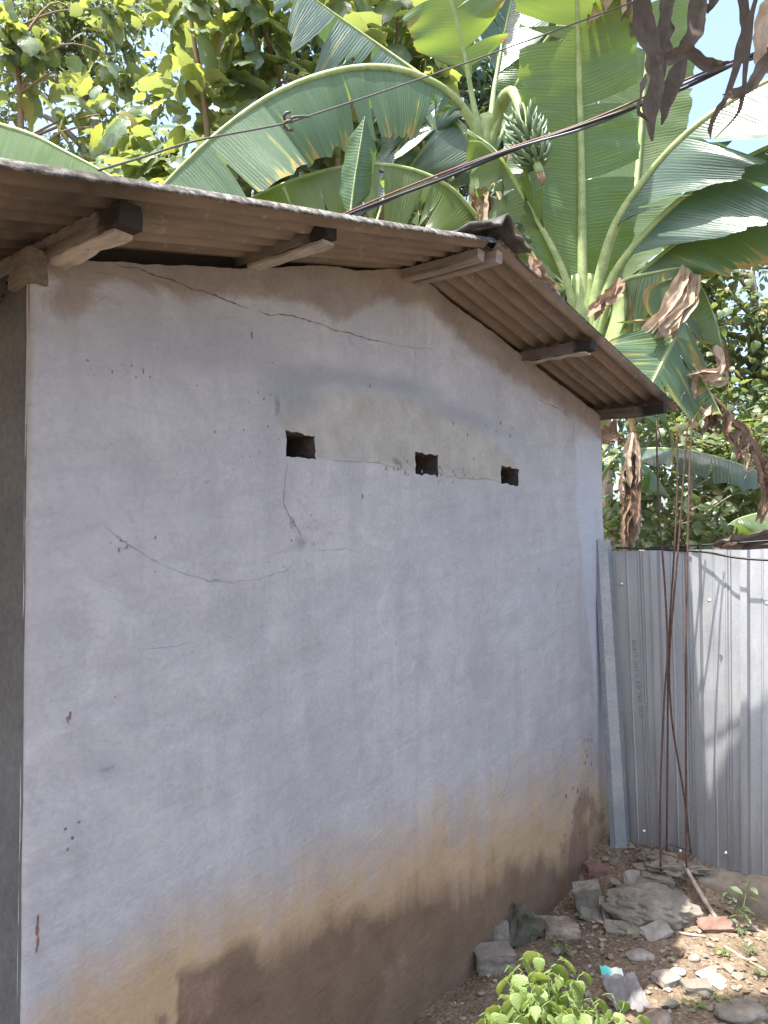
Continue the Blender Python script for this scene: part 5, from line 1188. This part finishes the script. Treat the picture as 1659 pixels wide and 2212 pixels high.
# ================================================================ RUBBLE
def rock(name, label, cat, c, hx, hy, hz, rz=0.0, tilt=(0, 0), mat='stone', rough=0.12, seed=0, blocky=0.0, group=None, sub=3):
    bm = bmesh.new()
    if blocky:
        bmesh.ops.create_cube(bm, size=2); bmesh.ops.bevel(bm, geom=bm.edges[:], offset=0.07, segments=2, affect='EDGES'); bmesh.ops.subdivide_edges(bm, edges=bm.edges[:], cuts=3, use_grid_fill=True)
    else: bmesh.ops.create_icosphere(bm, subdivisions=sub, radius=1)
    for v in bm.verts:
        q = v.co * 1.3 + Vector((seed * 3.1, seed, 0)); d = noise.fractal(q, 1.0, 2.0, 4)
        v.co = v.co * (1 + rough * d * 1.6) + Vector((noise.noise(q * 3), noise.noise(q * 3 + Vector((5, 0, 0))), noise.noise(q * 3 + Vector((0, 5, 0))))) * rough * 0.35
        if not blocky: v.co += v.co.normalized() * (rough * 0.5 * noise.fractal(q * 4.5, 0.8, 2.0, 4))
        elif rough > 0.05: v.co += Vector((noise.noise(q * 7), noise.noise(q * 7 + Vector((3, 0, 0))), noise.noise(q * 7 + Vector((0, 3, 0))))) * 0.045
        v.co = Vector((v.co.x * hx, v.co.y * hy, v.co.z * hz))
    me = bpy.data.meshes.new(name); bm.to_mesh(me); bm.free(); me.materials.append(M[mat])
    me.polygons.foreach_set('use_smooth', [not blocky] * len(me.polygons))
    o = bpy.data.objects.new(name, me); COL.objects.link(o); o.location = c; o.rotation_euler = (tilt[0], tilt[1], rz)
    if label: tag(o, label, cat, group)
    return o
def sit(x, y, hz, sink=0.35):
    p = PG(x, y, 0.03)
    for _ in range(3): p = PG(x, y, gz(p.x, p.y))
    p.z = gz(p.x, p.y) + hz * (1 - sink); return p
WA = math.atan2(UA.y, UA.x)
rock('boulder', 'large rounded grey boulder in the rubble by the concrete footing', 'boulder', sit(1408, 1985, 0.07, 0.4), 0.195, 0.11, 0.085, -0.25, (0, 0.05), 'stone', 0.15, 33, sub=5)
rock('brick', 'reddish brick lying against the wall corner on the rubble', 'brick', P(1302, 1893, 3.92), 0.095, 0.05, 0.05, 0.1, (0.1, 0.12), 'brick', 0.06, 4, 1)
rock('concrete_block', 'tilted grey block leaning on the wall below the reddish brick', 'block', P(1272, 1945, 3.62), 0.062, 0.035, 0.078, -0.15, (0.25, -0.22), 'block', 0.07, 5, 1)
rock('cement_brick', 'grey brick standing upright against the foot of the wall', 'brick', sit(1068, 2046, 0.05, 0.05), 0.058, 0.04, 0.052, 0.35, (0, -0.12), 'block', 0.06, 6, 1)
rock('cement_brick', 'pale grey brick lying flat before the upright one', 'brick', sit(1068, 2090, 0.04, 0.05), 0.075, 0.052, 0.036, 0.1, (0.1, -0.05), 'block', 0.07, 7, 1)
rock('dark_stone', 'dark mossy pointed stone beside the upright brick', 'stone', sit(1128, 2030, 0.06, 0.15), 0.058, 0.05, 0.068, 0.5, (0.2, 0.5), 'mossy', 0.16, 8, 1)
rock('field_stone', 'flat brown stone half buried right of the dark mossy stone', 'stone', sit(1208, 2016, 0.03, 0.5), 0.075, 0.045, 0.034, 0.1, (0, 0.1), 'pebble', 0.15, 9, 1)
rock('mortar_lump', 'crumbly mortar lump at the foot of the wall corner above the brick', 'mortar', P(1352, 1868, 3.98), 0.10, 0.07, 0.05, 0.3, (0, 0), 'concrete', 0.4, 10, sub=5)
rock('mortar_lump', 'crumbly mortar lump round the foot of the steel bars', 'mortar', P(1440, 1872, 3.78), 0.14, 0.09, 0.042, -0.5, (0, 0), 'concrete', 0.45, 11, sub=5)
rock('mortar_lump', 'broken concrete face below the steel bars beside the boulder', 'mortar', P(1425, 1915, 3.72), 0.08, 0.06, 0.055, -0.5, (0, 0), 'concrete', 0.2, 12, 1)
rock('mortar_lump', 'small mortar lump between brick and steel bars', 'mortar', P(1395, 1862, 3.9), 0.06, 0.05, 0.04, 0.5, (0, 0), 'concrete', 0.45, 13, sub=5)
rock('flat_stone', 'broad flat grey stone at the lower right edge of the ground', 'stone', sit(1600, 2190, 0.02, 0.6), 0.10, 0.06, 0.025, 0.2, (0, 0.05), 'stone', 0.14, 14)
rock('flat_stone', 'pale flat stone in the sunlit soil near the green wrapper', 'stone', sit(1382, 2068, 0.012, 0.6), 0.058, 0.042, 0.022, 0.1, (0, 0), 'tile', 0.12, 15)
rock('flat_stone', 'whitish stone slab at the edge of the shade by the lower right', 'stone', sit(1440, 2122, 0.012, 0.5), 0.045, 0.034, 0.02, 0.5, (0.1, 0), 'tile', 0.14, 16, 1)
rock('flat_stone', 'grey half brick at the sunlit edge of the lower right shade', 'stone', sit(1505, 2142, 0.018, 0.4), 0.05, 0.028, 0.022, 0.0, (0.1, 0), 'block', 0.1, 17, 1)
rock('flat_stone', 'brown flat stone in the shade at the bottom right corner', 'stone', sit(1420, 2205, 0.015, 0.6), 0.06, 0.04, 0.018, 0.6, (0.1, 0), 'pebble', 0.12, 18)
rock('round_stone', 'smooth pale pebble left of the white plastic piece', 'stone', sit(1465, 2106, 0.012, 0.2), 0.03, 0.02, 0.014, 0.0, (0, 0), 'white', 0.08, 19)
rock('round_stone', 'sandy stone in the sunlit soil below the boulder', 'stone', sit(1500, 2075, 0.012, 0.4), 0.028, 0.02, 0.015, 0.4, (0, 0), 'tile', 0.12, 20)
# tile and brick shards between corner and boulder: each one a thing
def shard(label, c, hx, hy, rz, tilt, mat='tile', hz=0.008, seed=0, name='tile_shard'):
    return rock(name, label, 'shard', c, hx, hy, hz, rz, tilt, mat, 0.10, seed, 1, 'shards in the rubble')
shard('curved tile shard standing beside the steel bars behind the boulder', P(1382, 1902, 3.74), 0.075, 0.045, 0.3, (0.9, 0.1), 'tile', 0.012, 30)
shard('small tile shard wedged left of the boulder top', P(1340, 1912, 3.74), 0.045, 0.035, 0.9, (0.5, 0.5), 'tile', 0.01, 31)
shard('thin slate-like shard lying in front of the tilted grey block', sit(1290, 1985, 0.01, 0), 0.075, 0.04, -0.2, (0.15, 0.2), 'block', 0.008, 32)
shard('tilted pale shard at the left foot of the boulder', sit(1318, 1982, 0.03, 0), 0.045, 0.05, 0.4, (0.9, 0.3), 'tile', 0.008, 33)
shard('flat shard under the front of the boulder', sit(1352, 2012, 0.012, 0), 0.085, 0.035, -0.1, (0.35, 0.05), 'block', 0.01, 34)
shard('bent brown shard below the seedling in the sun', sit(1418, 2022, 0.02, 0), 0.06, 0.035, 0.3, (0.5, -0.2), 'tile', 0.008, 35)
shard('rusty brown shard at the foot of the concrete footing', sit(1545, 2008, 0.02, 0), 0.07, 0.03, 0.05, (0.5, 0.0), 'brick', 0.01, 36)
wh = rock('plastic_piece', 'white flat plastic piece on the sunlit soil', 'litter', sit(1542, 2116, 0.004, 0), 0.042, 0.052, 0.003, 0.6, (0.15, 0.1), 'white', 0.02, 40, 1)
# candy wrapper
V = []; UV = []; Fc = []
c = sit(1322, 2108, 0.012, 0)
for i in range(9):
    for j in range(6):
        a, b_ = i / 8, j / 5
        V.append(c + rt * (0.085 * (a - .5)) + Vector((0, 0.03 * (b_ - .5), 0.028 * (b_ - 0.3) + 0.010 * fbm(a * 5, b_ * 4, 1, 2) - 0.012 * a))); UV.append((a, b_))
for i in range(8):
    for j in range(5): x = i * 6 + j; Fc.append((x, x + 6, x + 7, x + 1))
tag(mk('candy_wrapper', V, Fc, M['wrapper'], None, UV, base=c), 'green and white candy wrapper on the soil at the edge of the shade', 'litter')
V = []; Fc = []; c = sit(1352, 2160, 0.0, 0)
for i in range(21):
    for j in range(15):
        a, b_ = i / 20 - .5, j / 14 - .5; r = 1 + 0.25 * fbm(math.atan2(b_, a) * 1.2, 3, 0, 2)
        x, y = c.x + 0.13 * a * r, c.y + 0.20 * b_ * r
        V.append((x, y, gz(x, y) + 0.026 + 0.022 * abs(fbm(a * 7, b_ * 7, 4, 3))))
for i in range(20):
    for j in range(14): x = i * 15 + j; Fc.append((x, x + 15, x + 16, x + 1))
tag(mk('plastic_bag', V, Fc, M['bag'], None, base=c), 'crumpled grey film bag on the soil below the green wrapper', 'litter')
# sticks
def stick(label, pts, r, mat='stick'):
    q = catmull([Vector(p) for p in pts], 16); o = tube('stick', q, [r * (0.6 + 0.4 * math.sin(math.pi * (i + 3) / 20)) for i in range(16)], M[mat], None, 7, base=q[0]); tag(o, label, 'stick')
a = P(1478, 1868, 3.70); b_ = sit(1556, 2003, 0.012, 0)
stick('long bare stick leaning from the steel bars down to the soil', [a, a.lerp(b_, 0.5) + Vector((0, 0, -0.01)), b_], 0.011)
stick('thin stick lying in front of the boulder', [sit(1255, 1975, 0.01), sit(1310, 2000, 0.012), sit(1375, 2008, 0.012)], 0.007)
stick('pale dry stalk across the sunlit soil', [sit(1440, 2010, 0.008), sit(1480, 2020, 0.008), sit(1525, 2026, 0.008)], 0.006)
stick('pale straw stalk in the sun at the right edge', [sit(1565, 2045, 0.006), sit(1610, 2075, 0.006), sit(1655, 2098, 0.006)], 0.005)
# gravel and crumbs of soil
def gravel(name, n, smin, smax, mat, xr, yr, wfun=None):
    bmv = np.array([(1, 0, 0), (-1, 0, 0), (0, 1, 0), (0, -1, 0), (0, 0, 1), (0, 0, -1), (.6, .6, .5), (-.6, .6, .5), (.6, -.6, .5), (-.6, -.6, .5)], float)
    fcs = [(4, 6, 7), (4, 7, 9), (4, 9, 8), (4, 8, 6), (0, 2, 6), (2, 1, 7), (1, 3, 9), (3, 0, 8), (6, 2, 7), (7, 1, 9), (9, 3, 8), (8, 0, 6), (5, 2, 0), (5, 1, 2), (5, 3, 1), (5, 0, 3)]
    V = []; Fc = []
    for _ in range(n):
        x, y = random.uniform(*xr), random.uniform(*yr); q = Vector((x, y, 0)) - L0; nn_ = q.dot(NA)
        if nn_ < 0.02 or q.dot(UA) > 3.3: continue
        s = smin * (smax / smin) ** (random.random() ** 3); a = random.uniform(0, 6.3); ca, sa = math.cos(a), math.sin(a)
        sc3 = np.array([random.uniform(.6, 1.3), random.uniform(.5, 1.0), random.uniform(.35, .8)]) * s
        v = bmv * sc3 * (1 + rng.normal(0, .13, (10, 1))); v = np.stack([v[:, 0] * ca - v[:, 1] * sa, v[:, 0] * sa + v[:, 1] * ca, v[:, 2]], 1)
        b0 = len(V); V += (v + np.array([x, y, gz(x, y) + sc3[2] * 0.25])).tolist(); Fc += [tuple(i + b0 for i in f) for f in fcs]
    o = mk(name, np.array(V), Fc, M[mat], None, smooth=False); o['kind'] = 'stuff'
    return o
tag(gravel('gravel', 5200, 0.003, 0.020, 'pebble', (0.0, 2.6), (1.5, 4.3)), 'scattered brown gravel and soil crumbs on the ground', 'gravel')
tag(gravel('pale_gravel', 900, 0.003, 0.022, 'tile', (0.6, 2.6), (2.0, 4.0)), 'scattered pale stone chips in the soil', 'gravel')

tag(gravel('rubble_bits', 900, 0.008, 0.042, 'block', (0.45, 2.2), (2.0, 4.1)), 'broken grey brick bits half buried in the soil', 'rubble')
V, Fc, UV = TPL['oval']; LV = []; LF = []; LU = []
for _ in range(90):
    x, y = random.uniform(0.5, 2.1), random.uniform(2.0, 4.0); q = Vector((x, y, 0)) - L0
    if q.dot(NA) < 0.05 or q.dot(UA) > 3.1: continue
    R = np.array(orient((random.gauss(0, 1), random.gauss(0, 1), random.gauss(0, .2)), (random.gauss(0, .3), random.gauss(0, .3), 1))) * random.uniform(0.025, 0.07)
    b0 = len(LV); LV += (V @ R.T + np.array([x, y, gz(x, y) + 0.010])).tolist(); LU += UV.tolist(); LF += [tuple(i + b0 for i in f) for f in Fc]
lt = mk('leaf_litter', np.array(LV), LF, M['dead'], None, LU); lt['kind'] = 'stuff'; tag(lt, 'scattered dry brown leaf bits on the soil', 'leaf litter')
# ================================================================ SMALL PLANTS
def herb(name, label, base, stems_, size, nleaf, kind='heart', mat='herb', hang=0.8, cat='plant', group=None, stemr=0.004, topbias=0.35, nmax=300):
    t = thing(name, label, cat, base, group); lv = []
    for pts in stems_:
        q = catmull(pts, 18); tube('stem', q[:17], [stemr * (1 - 0.75 * i / 17) for i in range(17)], M['herbstem'], t, 6)
        for k in range(nleaf):
            f = topbias + (1 - topbias) * (k + random.random()) / nleaf; p = q[min(17, int(f * 18))]
            a = k * 2.4 + random.gauss(0, .5); out = Vector((math.cos(a), math.sin(a), 0.15)); pl = size * random.uniform(0.25, 0.6)
            pp = p + out * pl
            tube('leaf_stalk', [p, p.lerp(pp, .6) + Vector((0, 0, 0.003)), pp], stemr * 0.3, M['herbstem'], t, 4)
            lv.append((pp, out * 0.7 + Vector((random.gauss(0, .2), random.gauss(0, .2), -hang * random.uniform(0.5, 1.3))), Vector((random.gauss(0, .35), random.gauss(0, .35), 1)) + out * 0.8, size * random.uniform(0.5, 1.3)))
    foliage(t, lv, kind, mat, nmax); return t
hb = sit(1195, 2400, 0, 0)
ss = []
for (x, y, d) in ((1090, 2110, 1.92), (1120, 2085, 1.95), (1165, 2075, 1.98), (1205, 2085, 1.95), (1250, 2120, 1.92), (1150, 2150, 1.82), (1210, 2165, 1.80), (1075, 2170, 1.86), (1300, 2160, 1.9), (1345, 2190, 1.88), (1265, 2195, 1.8), (1110, 2215, 1.75), (1180, 2120, 1.86), (1320, 2215, 1.82), (1060, 2225, 1.8), (1140, 2120, 1.9), (1190, 2100, 1.93), (1230, 2140, 1.86), (1100, 2150, 1.84), (1170, 2185, 1.78), (1240, 2210, 1.76), (1280, 2180, 1.84), (1370, 2215, 1.86), (1035, 2205, 1.84)):
    tip = P(x, y - 10, d); bs_ = Vector((hb.x + random.gauss(0, .05), 1.88 + random.gauss(0, .04), 0)); ss.append([bs_, bs_.lerp(tip, .5) + Vector((0, 0, .06)), tip])
herb('potted_style_herb', 'bushy light green plant with wilting heart-shaped leaves in the foreground', Vector((hb.x, 1.88, 0)), ss, 0.050, 17, 'heart', 'herb', 1.15, topbias=0.38).name = 'leafy_herb'
b0 = sit(1440, 1996, 0, 0)
herb('seedling', 'bright green seedling growing in front of the boulder', b0, [[b0, b0 + Vector((0.005, 0, 0.06)), P(1432, 1952, b0.y - 0.02)], [b0, b0 + Vector((0.02, 0, 0.05)), P(1462, 1968, b0.y - 0.02)], [b0, b0 + Vector((-0.02, 0, .04)), P(1412, 1975, b0.y - .02)]], 0.034, 7, 'ovate', 'herb', 0.25, stemr=0.0025)
b0 = P(1600, 1935, 3.38)
herb('sprig', 'thin leafy sprig beside the concrete footing at the right', b0 - Vector((0, 0, 0.1)), [[b0 - Vector((0, 0, .1)), P(1612, 1930, 3.4), P(1625, 1895, 3.42)], [b0 - Vector((0, 0, .1)), P(1590, 1950, 3.4), P(1570, 1915, 3.4)], [b0 - Vector((0, 0, .1)), P(1595, 1965, 3.38), P(1610, 1985, 3.36)]], 0.042, 6, 'ovate', 'vine', 0.2, stemr=0.0025)
wl = (('tiny weed at the foot of the wall beside the tilted block', 1258, 1985, 0.03), ('low weed in the shade left of the sunlit soil', 1215, 2060, 0.03), ('pale creeping weed on the sunlit soil at the right', 1600, 2020, 0.02), ('creeping weed beside the white plastic piece', 1560, 2065, 0.02), ('small weed in the sun right of the pale stones', 1620, 2060, 0.022), ('round-leaved weed in the shade at the bottom right', 1500, 2180, 0.028), ('small weed between sun and shade at the right edge', 1640, 2110, 0.022), ('tiny weed under the flat shard', 1345, 2015, 0.02), ('small weed by the right end of the footing', 1560, 1998, 0.03), ('weed growing out of the wall foot near the bottom', 865, 2150, 0.018), ('weed in the shaded soil above the heart-leaved plant', 1225, 2018, 0.025), ('weed by the lower right flat stone', 1560, 2170, 0.026))
for k, (lab, x, y, sz) in enumerate(wl):
    p = sit(x, y, 0, 0)
    herb('small_weed', lab, p, [[p, p + Vector((0.01 * math.cos(j * 2.1), 0.01 * math.sin(j * 2.1), 0.02)), p + Vector((0.05 * math.cos(j * 2.1 + k), 0.05 * math.sin(j * 2.1 + k), random.uniform(0.02, 0.06)))] for j in range(3)], sz, 4, 'ovate', 'herb' if k % 2 else 'vine', 0.2, 'weed', 'small weeds on the soil', 0.002, 0.2)
